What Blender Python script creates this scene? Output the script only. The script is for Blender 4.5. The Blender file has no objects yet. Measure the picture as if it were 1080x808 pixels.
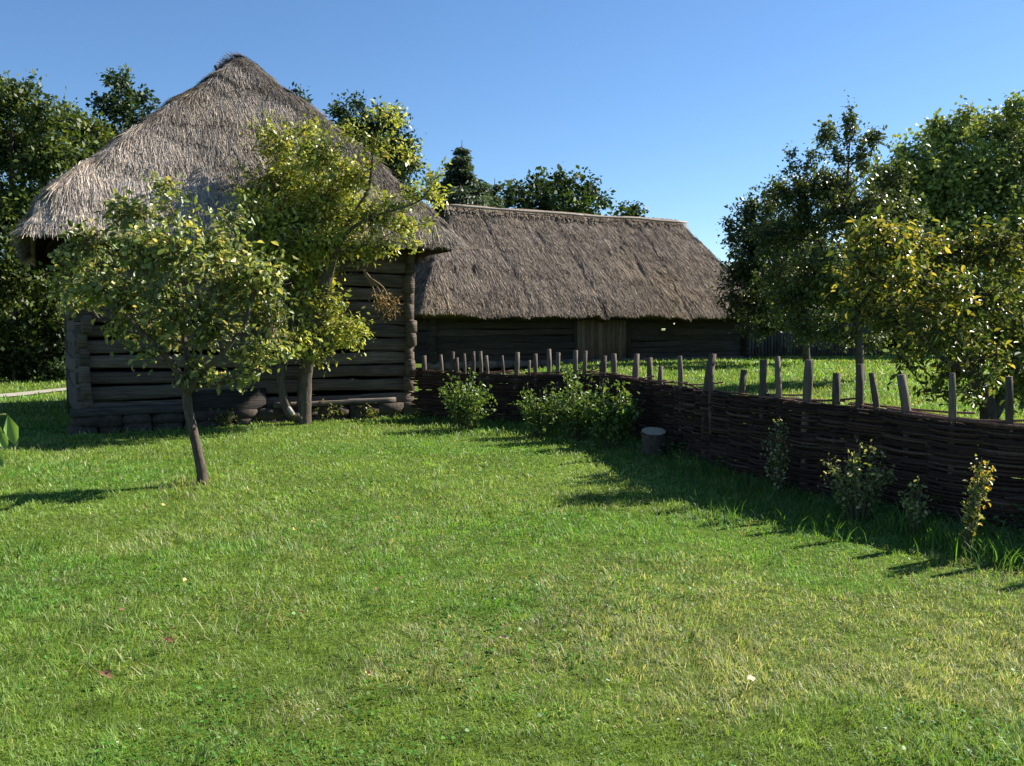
import bpy, math, random
import numpy as np
from mathutils import Vector

random.seed(7)
RNG = np.random.default_rng(11)
sc = bpy.context.scene
COL = sc.collection
R = math.radians

# ------------------------------------------------------------------ camera geometry (photo 1080 x 808)
F_PX, CX, CY, HORIZON = 935.0, 540.0, 404.0, 345.0
CAM_H = 1.6
PITCH = math.atan((CY - HORIZON) / F_PX)

def ray(u, v):
    a, b = (u - CX) / F_PX, -(v - CY) / F_PX
    c, s = math.cos(PITCH), math.sin(PITCH)
    return np.array([a, c + b * s, -s + b * c])

def at(u, v, D):
    """the point seen at photo pixel (u, v) that lies D metres ahead of the camera position"""
    d = ray(u, v)
    return np.array([0, 0, CAM_H]) + d * (D / d[1])

def on_ground(u, v, z=0.0):
    d = ray(u, v)
    return np.array([0, 0, CAM_H]) + d * ((z - CAM_H) / d[2])

# ------------------------------------------------------------------ noise
def _hash(i, j, k, seed):
    n = (i.astype(np.int64) * 374761393 + j.astype(np.int64) * 668265263 + k.astype(np.int64) * 2147483647 + seed * 1274126177) & 0xFFFFFFFF
    n = ((n ^ (n >> 13)) * 1274126177) & 0xFFFFFFFF
    n = (n ^ (n >> 16)) & 0xFFFFFFFF
    return n / 4294967295.0

def noise(x, y, z=None, seed=0):
    x, y = np.asarray(x, float), np.asarray(y, float)
    z = np.zeros_like(x) if z is None else np.asarray(z, float)
    i, j, k = np.floor(x), np.floor(y), np.floor(z)
    fx, fy, fz = x - i, y - j, z - k
    fx, fy, fz = fx*fx*(3-2*fx), fy*fy*(3-2*fy), fz*fz*(3-2*fz)
    i, j, k = i.astype(np.int64), j.astype(np.int64), k.astype(np.int64)
    h = lambda a, b, c: _hash(i+a, j+b, k+c, seed)
    def lerp(a, b, t): return a + (b-a)*t
    r0 = lerp(lerp(h(0,0,0), h(1,0,0), fx), lerp(h(0,1,0), h(1,1,0), fx), fy)
    r1 = lerp(lerp(h(0,0,1), h(1,0,1), fx), lerp(h(0,1,1), h(1,1,1), fx), fy)
    return lerp(r0, r1, fz) * 2 - 1

def fbm(x, y, z=None, seed=0, o=3):
    s, a = 0, 1.0
    for q in range(o):
        f = 2.0 ** q
        s = s + a * noise(np.asarray(x)*f, np.asarray(y)*f, None if z is None else np.asarray(z)*f, seed + q*17)
        a *= .5
    return s

def sstep(a, b, x):
    t = np.clip((np.asarray(x, float) - a) / (b - a), 0, 1)
    return t*t*(3-2*t)

def gz(x, y):
    """ground height"""
    x, y = np.asarray(x, float), np.asarray(y, float)
    rise = .36 * sstep(15.5, 31, y) * sstep(-1.5, 2.5, x)
    return rise + .025 * noise(x*.55, y*.55, seed=5) + .035*noise(x*.2+3, y*.2, seed=6)

def gz1(x, y):
    return float(gz(np.array([x]), np.array([y]))[0])

# ------------------------------------------------------------------ materials
def new_mat(name):
    m = bpy.data.materials.new(name); m.use_nodes = True
    nt = m.node_tree; nt.nodes.clear()
    return m, nt, nt.nodes.new('ShaderNodeOutputMaterial')

def leaf_mat(name, transl=.38, rough=.45, spec=.35, tint=(1.25, 1.15, .55)):
    m, nt, out = new_mat(name); N, L = nt.nodes.new, nt.links.new
    a = N('ShaderNodeVertexColor'); a.layer_name = 'Col'
    p = N('ShaderNodeBsdfPrincipled'); p.inputs['Roughness'].default_value = rough
    p.inputs['Specular IOR Level'].default_value = spec
    L(a.outputs['Color'], p.inputs['Base Color'])
    mul = N('ShaderNodeMix'); mul.data_type = 'RGBA'; mul.blend_type = 'MULTIPLY'; mul.inputs[0].default_value = 1
    L(a.outputs['Color'], mul.inputs[6]); mul.inputs[7].default_value = (*tint, 1)
    t = N('ShaderNodeBsdfTranslucent'); L(mul.outputs[2], t.inputs['Color'])
    x = N('ShaderNodeMixShader'); x.inputs[0].default_value = transl
    L(p.outputs[0], x.inputs[1]); L(t.outputs[0], x.inputs[2]); L(x.outputs[0], out.inputs['Surface'])
    return m

def attr_mat(name, rough=.85, spec=.15, bump=0.0, bscale=40, stretch=(1, 1, 1), amount=.35):
    """vertex-coloured rough surface with a fine noise over it"""
    m, nt, out = new_mat(name); N, L = nt.nodes.new, nt.links.new
    a = N('ShaderNodeVertexColor'); a.layer_name = 'Col'
    tc = N('ShaderNodeTexCoord'); mp = N('ShaderNodeMapping'); mp.inputs['Scale'].default_value = stretch
    L(tc.outputs['Object'], mp.inputs['Vector'])
    n = N('ShaderNodeTexNoise'); n.inputs['Scale'].default_value = bscale; n.inputs['Detail'].default_value = 6
    n.inputs['Roughness'].default_value = .65
    L(mp.outputs[0], n.inputs['Vector'])
    r = N('ShaderNodeMapRange'); r.inputs[1].default_value = .3; r.inputs[2].default_value = .7
    r.inputs[3].default_value = 1 - amount; r.inputs[4].default_value = 1 + amount
    L(n.outputs['Fac'], r.inputs[0])
    mul = N('ShaderNodeVectorMath'); mul.operation = 'SCALE'
    L(a.outputs['Color'], mul.inputs[0]); L(r.outputs[0], mul.inputs['Scale'])
    p = N('ShaderNodeBsdfPrincipled'); p.inputs['Roughness'].default_value = rough
    p.inputs['Specular IOR Level'].default_value = spec
    L(mul.outputs[0], p.inputs['Base Color'])
    if bump:
        b = N('ShaderNodeBump'); b.inputs['Strength'].default_value = bump; b.inputs['Distance'].default_value = .02
        L(n.outputs['Fac'], b.inputs['Height']); L(b.outputs[0], p.inputs['Normal'])
    L(p.outputs[0], out.inputs['Surface'])
    return m

M_LEAF = leaf_mat('leaf_glossy', .36, .42, .45)
M_LEAF_DULL = leaf_mat('leaf_dull', .30, .55, .3)
M_GRASS = leaf_mat('grass_blade', .42, .5, .3, (1.2, 1.15, .5))
M_BARK = attr_mat('bark', .9, .1, .9, 26, (1, 1, .35), .45)
M_LOG = attr_mat('weathered_log', .85, .15, .9, 9, (.22, 2.5, 5), .55)
M_BOARD = attr_mat('weathered_board', .85, .15, .7, 9, (4, 3, .3), .5)
M_STAKE = attr_mat('split_stake', .85, .15, .8, 30, (2, 2, .25), .4)
M_ROD = attr_mat('wattle_rod', .8, .15, .3, 30, (1, 1, 1), .35)
M_THATCH = attr_mat('old_thatch', .95, .08, .6, 12, (3, 1.2, 1), .35)
M_STONE = attr_mat('rubble_stone', .9, .15, .8, 14, (1, 1, 1), .4)
M_DEAD = leaf_mat('dead_leaf', .2, .7, .2, (1.1, 1, .8))

def ground_mat():
    m, nt, out = new_mat('turf'); N, L = nt.nodes.new, nt.links.new
    tc = N('ShaderNodeTexCoord')
    n1 = N('ShaderNodeTexNoise'); n1.inputs['Scale'].default_value = .8; n1.inputs['Detail'].default_value = 5
    n2 = N('ShaderNodeTexNoise'); n2.inputs['Scale'].default_value = 22; n2.inputs['Detail'].default_value = 8; n2.inputs['Roughness'].default_value = .7
    for n in (n1, n2): L(tc.outputs['Object'], n.inputs['Vector'])
    c1 = N('ShaderNodeValToRGB'); e = c1.color_ramp.elements
    e[0].position, e[0].color = .35, (.085, .13, .022, 1)
    e[1].position, e[1].color = .65, (.10, .17, .024, 1)
    L(n1.outputs['Fac'], c1.inputs[0])
    c2 = N('ShaderNodeValToRGB'); e = c2.color_ramp.elements
    e[0].position, e[0].color = .3, (.45, .45, .4, 1)
    e[1].position, e[1].color = .7, (1.25, 1.2, 1.1, 1)
    L(n2.outputs['Fac'], c2.inputs[0])
    mul = N('ShaderNodeMix'); mul.data_type = 'RGBA'; mul.blend_type = 'MULTIPLY'; mul.inputs[0].default_value = 1
    L(c1.outputs[0], mul.inputs[6]); L(c2.outputs[0], mul.inputs[7])
    p = N('ShaderNodeBsdfPrincipled'); p.inputs['Roughness'].default_value = .95; p.inputs['Specular IOR Level'].default_value = .05
    L(mul.outputs[2], p.inputs['Base Color'])
    b = N('ShaderNodeBump'); b.inputs['Strength'].default_value = .8; b.inputs['Distance'].default_value = .05
    L(n2.outputs['Fac'], b.inputs['Height']); L(b.outputs[0], p.inputs['Normal'])
    L(p.outputs[0], out.inputs['Surface'])
    return m

def path_mat():
    m, nt, out = new_mat('gravel_path'); N, L = nt.nodes.new, nt.links.new
    tc = N('ShaderNodeTexCoord')
    n2 = N('ShaderNodeTexNoise'); n2.inputs['Scale'].default_value = 30; n2.inputs['Detail'].default_value = 8
    L(tc.outputs['Object'], n2.inputs['Vector'])
    c = N('ShaderNodeValToRGB'); e = c.color_ramp.elements
    e[0].position, e[0].color = .3, (.2, .18, .14, 1); e[1].position, e[1].color = .7, (.36, .33, .26, 1)
    L(n2.outputs['Fac'], c.inputs[0])
    p = N('ShaderNodeBsdfPrincipled'); p.inputs['Roughness'].default_value = .95
    L(c.outputs[0], p.inputs['Base Color']); L(p.outputs[0], out.inputs['Surface'])
    return m
M_GROUND, M_PATH = ground_mat(), path_mat()

# ------------------------------------------------------------------ mesh building
class MB:
    def __init__(self): self.V, self.F, self.C, self.n = [], [], [], 0
    def add(self, V, Fs, C):
        V = np.asarray(V, np.float32).reshape(-1, 3)
        C = np.asarray(C, np.float32)
        if C.ndim == 1: C = np.tile(C, (len(V), 1))
        for F in (Fs if isinstance(Fs, list) else [Fs]):
            F = np.asarray(F, np.int64)
            if len(F): self.F.append(F + self.n)
        self.V.append(V); self.C.append(C); self.n += len(V)
    def build(self, name, mat, parent=None, origin=None, smooth=False):
        V = np.concatenate(self.V); C = np.concatenate(self.C)
        if origin is not None: V = V - np.asarray(origin, np.float32)
        me = bpy.data.meshes.new(name)
        me.vertices.add(len(V)); me.vertices.foreach_set('co', V.ravel().astype(np.float32))
        loops = np.concatenate([f.ravel() for f in self.F]).astype(np.int32)
        tot = np.concatenate([np.full(len(f), f.shape[1], np.int32) for f in self.F])
        start = np.concatenate([[0], np.cumsum(tot)[:-1]]).astype(np.int32)
        me.loops.add(len(loops)); me.loops.foreach_set('vertex_index', loops)
        me.polygons.add(len(tot)); me.polygons.foreach_set('loop_start', start); me.polygons.foreach_set('loop_total', tot)
        if smooth: me.polygons.foreach_set('use_smooth', np.ones(len(tot), bool))
        ca = me.color_attributes.new('Col', 'FLOAT_COLOR', 'POINT')
        ca.data.foreach_set('color', np.concatenate([C, np.ones((len(C), 1), np.float32)], 1).astype(np.float32).ravel())
        me.update(calc_edges=True); me.validate()
        me.materials.append(mat)
        o = bpy.data.objects.new(name, me); COL.objects.link(o)
        if parent is not None: o.parent = parent
        elif origin is not None: o.location = [float(q) for q in origin]
        return o

def tube(mb, pts, rad, sides=6, col=(.1, .08, .06), cap=True, rough=0.0, seed=0, colvar=.0):
    P = np.asarray(pts, float); n = len(P)
    rad = np.broadcast_to(np.asarray(rad, float), (n,))
    T = np.gradient(P, axis=0); T /= np.linalg.norm(T, axis=1)[:, None] + 1e-9
    m = T.mean(0); ref = np.array([1., 0, 0]) if abs(m[0]) < .6*np.linalg.norm(m) + 1e-6 else np.array([0, 0, 1.])
    A = np.cross(T, ref); A /= np.linalg.norm(A, axis=1)[:, None] + 1e-9
    B = np.cross(T, A)
    th = np.arange(sides) * 2*math.pi/sides
    rr = rad[:, None] * np.ones(sides)
    if rough:
        q = np.random.default_rng(seed)
        rr = rr * (1 + rough*(q.random((1, sides))-.5) + rough*.5*(q.random((n, sides))-.5))
    V = P[:, None, :] + rr[..., None]*(np.cos(th)[None, :, None]*A[:, None, :] + np.sin(th)[None, :, None]*B[:, None, :])
    i = np.arange(n-1)[:, None]*sides; j = np.arange(sides)[None, :]; k = (j+1) % sides
    Q = np.stack([i+j, i+k, i+sides+k, i+sides+j], -1).reshape(-1, 4)
    Fs = [Q]
    if cap:
        Fs += [np.arange(sides)[::-1][None, :], (np.arange(sides)+(n-1)*sides)[None, :]]
    C = np.asarray(col, float)
    if colvar:
        q = np.random.default_rng(seed+5)
        C = C[None, :]*(1 + colvar*(q.random((n*sides, 1))-.5)*2)
    mb.add(V.reshape(-1, 3), Fs, C)

def smooth_path(pts, n):
    """Catmull-Rom through the points"""
    P = np.asarray(pts, float)
    P = np.concatenate([[2*P[0]-P[1]], P, [2*P[-1]-P[-2]]])
    m = len(P) - 3
    t = np.linspace(0, m, n); i = np.minimum(t.astype(int), m-1); f = (t - i)[:, None]
    a, b, c, d = P[i], P[i+1], P[i+2], P[i+3]
    return .5*((2*b) + (c-a)*f + (2*a-5*b+4*c-d)*f**2 + (3*b-a-3*c+d)*f**3)

def unit(a):
    return a / (np.linalg.norm(a, axis=-1, keepdims=True) + 1e-9)

def leaves(mb, P, Dirs, Nrm, size, aspect, C, fold=.25):
    """folded pointed leaves: P bases, Dirs towards the tips, Nrm rough face normals, size (n,)"""
    n = len(P); size = np.broadcast_to(size, (n,))[:, None]
    Dirs = unit(Dirs); S = unit(np.cross(Dirs, Nrm)); Nn = np.cross(S, Dirs)
    asp = np.broadcast_to(aspect, (n,))[:, None]
    b = P; tip = P + Dirs*size - Nn*size*.12
    mid = P + Dirs*size*.45
    l = mid + S*size*asp*.5 + Nn*size*fold*asp; r = mid - S*size*asp*.5 + Nn*size*fold*asp
    l2 = P + Dirs*size*.78 + S*size*asp*.34 + Nn*size*fold*asp*.5; r2 = P + Dirs*size*.78 - S*size*asp*.34 + Nn*size*fold*asp*.5
    V = np.stack([b, l, l2, tip, r2, r], 1).reshape(-1, 3)
    k = np.arange(n)[:, None]*6
    Q = np.concatenate([k + np.array([[0, 1, 2, 3]]), k + np.array([[0, 3, 4, 5]])])
    mb.add(V, Q, np.repeat(C, 6, 0))

def small_leaves(mb, P, Dirs, Nrm, size, aspect, C):
    n = len(P); size = np.broadcast_to(size, (n,))[:, None]
    Dirs = unit(Dirs); S = unit(np.cross(Dirs, Nrm)); Nn = np.cross(S, Dirs)
    asp = np.broadcast_to(aspect, (n,))[:, None]
    mid = P + Dirs*size*.5
    V = np.stack([P, mid + S*size*asp*.5 + Nn*size*.12, P + Dirs*size, mid - S*size*asp*.5 + Nn*size*.12], 1).reshape(-1, 3)
    mb.add(V, np.arange(n)[:, None]*4 + np.array([[0, 1, 2, 3]]), np.repeat(C, 4, 0))

# ------------------------------------------------------------------ naming
def tag(o, label=None, cat=None, group=None, kind=None):
    if label: o['label'] = label
    if cat: o['category'] = cat
    if group: o['group'] = group
    if kind: o['kind'] = kind
    return o

def thing(name, label, cat, loc=(0, 0, 0), rz=0.0, group=None):
    o = bpy.data.objects.new(name, None); COL.objects.link(o)
    o.location = [float(q) for q in loc]; o.rotation_euler = (0, 0, rz); o.empty_display_size = .3
    return tag(o, label, cat, group)

# ------------------------------------------------------------------ sun and sky
SUN_AZ, SUN_EL = R(27.5), R(36)      # azimuth from +X towards +Y
sun_dir = np.array([math.cos(SUN_AZ)*math.cos(SUN_EL), math.sin(SUN_AZ)*math.cos(SUN_EL), math.sin(SUN_EL)])
w = bpy.data.worlds.new('World'); sc.world = w; w.use_nodes = True
nt = w.node_tree; nt.nodes.clear()
sky = nt.nodes.new('ShaderNodeTexSky'); sky.sky_type = 'NISHITA'; sky.sun_disc = False
sky.sun_elevation = SUN_EL; sky.sun_rotation = math.pi/2 - SUN_AZ
sky.altitude = 300; sky.air_density = 1.0; sky.dust_density = .12; sky.ozone_density = 6.0
bg = nt.nodes.new('ShaderNodeBackground'); bg.inputs['Strength'].default_value = .058
wo = nt.nodes.new('ShaderNodeOutputWorld')
hs = nt.nodes.new('ShaderNodeHueSaturation'); hs.inputs['Saturation'].default_value = 1.05
nt.links.new(sky.outputs[0], hs.inputs['Color']); nt.links.new(hs.outputs[0], bg.inputs[0]); nt.links.new(bg.outputs[0], wo.inputs[0])
sl = bpy.data.lights.new('sun', 'SUN'); sl.energy = 5.0; sl.angle = R(.53); sl.color = (1, .94, .84)
so = bpy.data.objects.new('sun', sl); COL.objects.link(so)
so.rotation_euler = Vector([float(-q) for q in sun_dir]).to_track_quat('-Z', 'Y').to_euler()
so.location = (20, 12, 30)

cam = bpy.data.cameras.new('camera'); co = bpy.data.objects.new('camera', cam); COL.objects.link(co)
co.location = (0, 0, CAM_H); co.rotation_euler = (math.pi/2 - PITCH, 0, 0)
cam.sensor_width = 36; cam.lens = 36*F_PX/1080; cam.clip_end = 2000
sc.camera = co
sc.view_settings.view_transform = 'Standard'; sc.view_settings.look = 'None'
sc.view_settings.gamma = 1; sc.view_settings.exposure = EXPOSURE = 1.45
sc.render.film_transparent = False
sc.cycles.max_bounces = 6; sc.cycles.transmission_bounces = 4; sc.cycles.diffuse_bounces = 3

# ------------------------------------------------------------------ log barn frame (front corner, axes)
TH = R(28)
EX, EY = np.array([math.cos(TH), math.sin(TH), 0]), np.array([-math.sin(TH), math.cos(TH), 0])
B1 = np.array([-6.44, 13.1, 0.0]); B1_W, B1_D = 5.35, 6.6
def to_local(p, o): d = np.asarray(p) - o; return d @ EX, d @ EY
# long barn: local origin at left end of front wall
RIDGE_L = at(475, 221, 32.0)
B2_HALF, B2_OH = 3.6, .6                     # half depth to the eave, overhang
B2_RIDGE_LEN = 10.3
B2 = np.array([RIDGE_L[0], RIDGE_L[1], 0]) - EY*(B2_HALF - B2_OH) - EX*2.1
B2_LEN = 2.1 + B2_RIDGE_LEN + 1.0
B2[2] = 0.0

# ------------------------------------------------------------------ ground
def build_ground():
    def axis(lo, hi, n, near):
        t = np.linspace(-1, 1, n)
        return np.sign(t)*(near*np.abs(t) + (max(abs(lo), hi)-near)*np.abs(t)**5)
    gx = axis(-500, 500, 161, 40); gy = axis(-500, 500, 161, 40) + 14
    X, Y = np.meshgrid(gx, gy, indexing='ij'); Z = gz(X, Y)
    V = np.stack([X, Y, Z], -1).reshape(-1, 3)
    ny = len(gy)
    i, j = np.meshgrid(np.arange(len(gx)-1), np.arange(ny-1), indexing='ij')
    Q = np.stack([i*ny+j, (i+1)*ny+j, (i+1)*ny+j+1, i*ny+j+1], -1).reshape(-1, 4)
    mb = MB(); mb.add(V, Q, (.08, .13, .03))
    tag(mb.build('lawn', M_GROUND, smooth=True), 'mown green lawn stretching past the barns and the wattle fence', kind='structure')
    pts = smooth_path([(-30, 10, 0), (-15.2, 16.6, 0), (-12.9, 19.0, 0), (-11.84, 20.8, 0), (-11.28, 22.7, 0), (-10.2, 26, 0), (-9, 34, 0), (-10, 60, 0)], 80)
    T = unit(np.gradient(pts, axis=0)); S = np.stack([-T[:, 1], T[:, 0], np.zeros(len(T))], 1)
    V = []
    for k in (-1, -.33, .33, 1):
        p = pts + S*.42*k + S*.05*noise(np.arange(80)*.7, np.full(80, k*3.0), seed=3)[:, None]
        p[:, 2] = gz(p[:, 0], p[:, 1]) + .02; V.append(p)
    V = np.stack(V, 1).reshape(-1, 3); i = np.arange(79)[:, None]*4; j = np.arange(3)[None, :]
    Q = np.stack([i+j, i+j+1, i+j+5, i+j+4], -1).reshape(-1, 4)
    mb = MB(); mb.add(V, Q, (.4, .37, .3)); tag(mb.build('path', M_PATH, smooth=True), 'narrow pale path crossing the grass left of the barn', kind='structure')
build_ground()

# ------------------------------------------------------------------ wattle fence line (used by the grass too)
FENCE = smooth_path([(-1.72, 15.22, 0), (-1.45, 15.1, 0), (-.6, 14.75, 0), (.4, 14.3, 0), (1.15, 13.8, 0), (1.75, 12.7, 0), (2.1, 11.2, 0), (2.3, 9.9, 0), (2.55, 8.95, 0),
                     (2.85, 8.25, 0), (3.2, 7.75, 0), (3.55, 7.2, 0), (4.0, 6.75, 0), (4.7, 6.15, 0), (5.6, 5.5, 0), (6.6, 4.9, 0)], 1200)
FENCE_S = np.concatenate([[0], np.cumsum(np.linalg.norm(np.diff(FENCE, axis=0), axis=1))])
def fence_at(s):
    s = np.asarray(s, float)
    return np.stack([np.interp(s, FENCE_S, FENCE[:, 0]), np.interp(s, FENCE_S, FENCE[:, 1])], -1)
def fence_normal(s):
    a, b = fence_at(np.asarray(s)-.05), fence_at(np.asarray(s)+.05); t = unit(b-a)
    return np.stack([t[..., 1], -t[..., 0]], -1)       # towards the lawn is minus this for the first run; sign does not matter for weaving
def fence_dist(x, y):
    d = np.full(len(x), 1e9)
    for k in range(0, 1200, 12):
        d = np.minimum(d, np.hypot(x-FENCE[k, 0], y-FENCE[k, 1]))
    return d

# ------------------------------------------------------------------ grass
def clear_of_buildings(x, y):
    ok = np.ones(len(x), bool)
    for o, wd, dp in ((B1, B1_W, B1_D), (B2, B2_LEN, 6.0)):
        dx, dy = x-o[0], y-o[1]
        a = dx*EX[0]+dy*EX[1]; b = dx*EY[0]+dy*EY[1]
        ok &= ~((a > -.05) & (a < wd+.05) & (b > -.05) & (b < dp))
    return ok

def grass_cols(x, y, q, n):
    dry = sstep(.05, .75, fbm(x*.45+9, y*.45, seed=21) + .55*noise(x*2.2, y*2.2, seed=22))
    lush = sstep(.1, .8, fbm(x*.7, y*.7+5, seed=31))
    near = sstep(7.5, 4.0, y)
    r = q.random(n)
    g = np.array([.112, .19, .034])[None, :]*(.75+.5*q.random((n, 1)))
    lu = np.array([.085, .19, .03])[None, :]*(.75+.5*q.random((n, 1)))
    dr = np.array([.18, .205, .085])[None, :]*(.7+.6*q.random((n, 1)))
    st = np.array([.32, .29, .17])[None, :]*(.7+.6*q.random((n, 1)))
    c = g*(1-lush[:, None]) + lu*lush[:, None]
    isdry = r < (.12 + .42*dry*(0.45+.8*near))
    c = np.where(isdry[:, None], dr, c)
    isst = r > (1 - (.012+.11*dry*(.2+near)))
    tone = 1 + .20*noise(x*6, y*6, seed=84) + .20*noise(x*14, y*14, seed=85) + .16*noise(x*1.3, y*1.3, seed=86)
    return np.where(isst[:, None], st, c)*np.array([1.58, 1.5, 1.75])*np.clip(tone, .45, 1.7)[:, None]

def build_grass():
    mb = MB(); q = np.random.default_rng(3)
    def blades(x, y, length, width, lean, cols):
        n = len(x); z = gz(x, y) - .005
        a = noise(x*5, y*5, seed=81)*6 + 1.1*q.normal(size=n); b = q.random(n)*2*math.pi
        P = np.stack([x, y, z], 1)
        L = np.stack([np.cos(a), np.sin(a), np.zeros(n)], 1); S = np.stack([np.cos(b), np.sin(b), np.zeros(n)], 1)
        up = np.array([0, 0, 1.])
        ln = length[:, None]; le = lean[:, None]; wd = width[:, None]
        mid = P + (up*np.cos(le*.6) + L*np.sin(le*.6))*ln*.55
        tip = mid + (up*np.cos(le*1.5) + L*np.sin(le*1.5))*ln*.5
        V = np.stack([P-S*wd*.5, P+S*wd*.5, mid+S*wd*.42, mid-S*wd*.42, tip], 1).reshape(-1, 3)
        k = np.arange(n)[:, None]*5
        mb.add(V, [k+np.array([[0, 1, 2, 3]]), k+np.array([[3, 2, 4]])], np.repeat(cols, 5, 0))
    # lawn in front of the barn and fence
    N = 430000
    D = 2.5*(17.5/2.5)**q.random(N); X = (q.random(N)*2-1)*(.68*D+.9)
    x, y = X, D
    ok = clear_of_buildings(x, y); x, y = x[ok], y[ok]; n = len(x)
    h = .034 + .020*sstep(-.2, .9, fbm(x*.9, y*.9, seed=41)) + .016*sstep(.1, .8, noise(x*4, y*4, seed=42))
    fd = fence_dist(x, y); h = h + .07*sstep(.75, .2, fd)*q.random(n)
    tuft = .6*noise(x*9, y*9, seed=82) + .6*noise(x*19, y*19, seed=83)
    h = h*(.55+.8*q.random(n)) * (1 + .012*y) * np.clip(1 + .5*tuft, .4, 1.6)
    long_ = q.random(n) < .012; h = np.where(long_, h*1.9, h)
    wd = np.maximum(.0032, .00078*y)*(.7+.7*q.random(n))
    blades(x, y, h, wd, .3+1.25*q.random(n)**1.1, grass_cols(x, y, q, n))
    # behind the fence and left of the barn
    for (n, d0, d1, lo, hi) in ((70000, 13, 42, -.08, .75), (26000, 14, 45, -.75, -.40)):
        D = d0*(d1/d0)**q.random(n); X = (lo + (hi-lo)*q.random(n))*D
        x, y = X, D; ok = clear_of_buildings(x, y)
        pd = np.full(len(x), 1e9)
        for px, py in ((-15.2, 16.6), (-14, 17.8), (-12.9, 19), (-12.3, 19.9), (-11.84, 20.8), (-11.6, 21.7), (-11.28, 22.7), (-10.8, 24.3), (-10.2, 26)):
            pd = np.minimum(pd, np.hypot(x-px, y-py))
        ok &= pd > .62
        x, y = x[ok], y[ok]; m = len(x)
        blades(x, y, (.05+.05*q.random(m))*(1+.01*y), .0011*y*(.7+.6*q.random(m)), .2+.9*q.random(m), grass_cols(x, y, q, m))
    # tangle at the fence foot
    m = 15000; ss = q.random(m)*FENCE_S[-1]*.97; p = fence_at(ss); nn = fence_normal(ss); off = (q.random(m)**1.4*.75+.03)*np.where(q.random(m) < .85, 1, -1)
    sg = -1.0 if (nn[:, 0].mean() > 0) else 1.0
    x = p[:, 0]+sg*nn[:, 0]*off; y = p[:, 1]+sg*nn[:, 1]*off
    blades(x, y, (.06+.15*q.random(m)**2)*(1-.5*np.abs(off)), .0045+.004*q.random(m), .3+.8*q.random(m), np.array([[.10, .18, .04]])*(.6+.8*q.random((m, 1))))
    m = 2600; ss = q.random(m)*FENCE_S[-1]*.97; p = fence_at(ss); nn = fence_normal(ss); off = q.random(m)**1.3*.6+.05
    k = noise(ss*1.7, ss*0, seed=91) > -.1; p, nn, off, m = p[k], nn[k], off[k], int(k.sum())
    x = p[:, 0]+sg*nn[:, 0]*off; y = p[:, 1]+sg*nn[:, 1]*off; a = q.random(m)*6.283
    small_leaves(mb, np.stack([x, y, gz(x, y)+.05+.22*q.random(m)*(1-off)], 1), np.stack([np.cos(a), np.sin(a), .3*q.normal(size=m)], 1), np.stack([.5*q.normal(size=m), .5*q.normal(size=m), np.ones(m)], 1), .03+.035*q.random(m), .6, np.array([[.08, .15, .035]])*(.7+.7*q.random((m, 1))))
    # clover and broad weeds in the turf
    n = 26000
    D = 2.6*(14/2.6)**q.random(n); X = (q.random(n)*2-1)*(.68*D+.8)
    keep = fbm(X*1.1+4, D*1.1, seed=51) + .5*noise(X*5, D*5, seed=52) > .25
    keep &= clear_of_buildings(X, D); x, y = X[keep], D[keep]; n = len(x)
    P = np.stack([x, y, gz(x, y)+.015+.025*q.random(n)], 1)
    a = q.random(n)*6.283
    d = np.stack([np.cos(a), np.sin(a), .2*q.normal(size=n)], 1); nr = np.stack([.4*q.normal(size=n), .4*q.normal(size=n), np.ones(n)], 1)
    c = np.array([.07, .20, .025])[None]*(.7+.7*q.random((n, 1)))
    small_leaves(mb, P, d, nr, (.010+.016*q.random(n))*(.8+.08*y), .75, c)
    # clumps of long grass, some bleached and lying flat
    for (u, v, k, ln, wid, lean, spread, hue) in (
            (22, 585, 150, .17, .006, .75, .26, 0), (75, 590, 60, .12, .005, .8, .25, 0), (215, 660, 130, .15, .006, 1.35, .5, 1), (300, 645, 90, .13, .006, 1.1, .35, 1), (150, 690, 60, .15, .006, 1.3, .35, 1),
            (110, 715, 30, .14, .005, 1.0, .15, 0), (1020, 580, 260, .20, .008, .5, .32, 0), (1060, 590, 140, .19, .008, .6, .25, 0), (960, 560, 130, .2, .008, .5, .3, 0), (205, 515, 160, .13, .007, .7, .32, 1),
            (870, 560, 90, .16, .008, .5, .35, 0), (780, 540, 80, .15, .008, .5, .4, 0), (380, 455, 60, .16, .009, .5, .5, 0), (260, 457, 80, .14, .009, .5, .7, 0), (130, 462, 80, .14, .009, .5, .8, 0), (960, 795, 8, .14, .006, .9, .1, 0), (700, 590, 40, .1, .006, .8, .5, 0), (640, 700, 30, .1, .005, .8, .5, 1)):
        c0 = on_ground(u, v); x = c0[0]+spread*q.normal(size=k)*.5; y = c0[1]+spread*q.normal(size=k)*.7
        ok = clear_of_buildings(x, y); x, y = x[ok], y[ok]; k = len(x)
        base = np.array([.095, .20, .03]) if hue == 0 else np.array([.27, .27, .12])
        blades(x, y, ln*(.5+.7*q.random(k)), wid*(.7+.6*q.random(k)), lean*(.6+.6*q.random(k)), base[None]*(.6+.8*q.random((k, 1))))
    # tiny pale flowers
    n = 60
    D = 3.2*(12/3.2)**q.random(n); X = (q.random(n)*2-1)*.58*D
    ok = clear_of_buildings(X, D); X, D = X[ok], D[ok]; n = len(X)
    P = np.stack([X, D, gz(X, D)+.05+.02*q.random(n)], 1); a = q.random(n)*6.283
    small_leaves(mb, P, np.stack([np.cos(a), np.sin(a), 0*a], 1), np.tile([0, 0, 1.], (n, 1)), .014, .9, np.tile([.7, .7, .62], (n, 1)))
    tag(mb.build('grass', M_GRASS), 'short sunlit green grass with drier straw coloured patches', kind='stuff')
build_grass()

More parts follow.
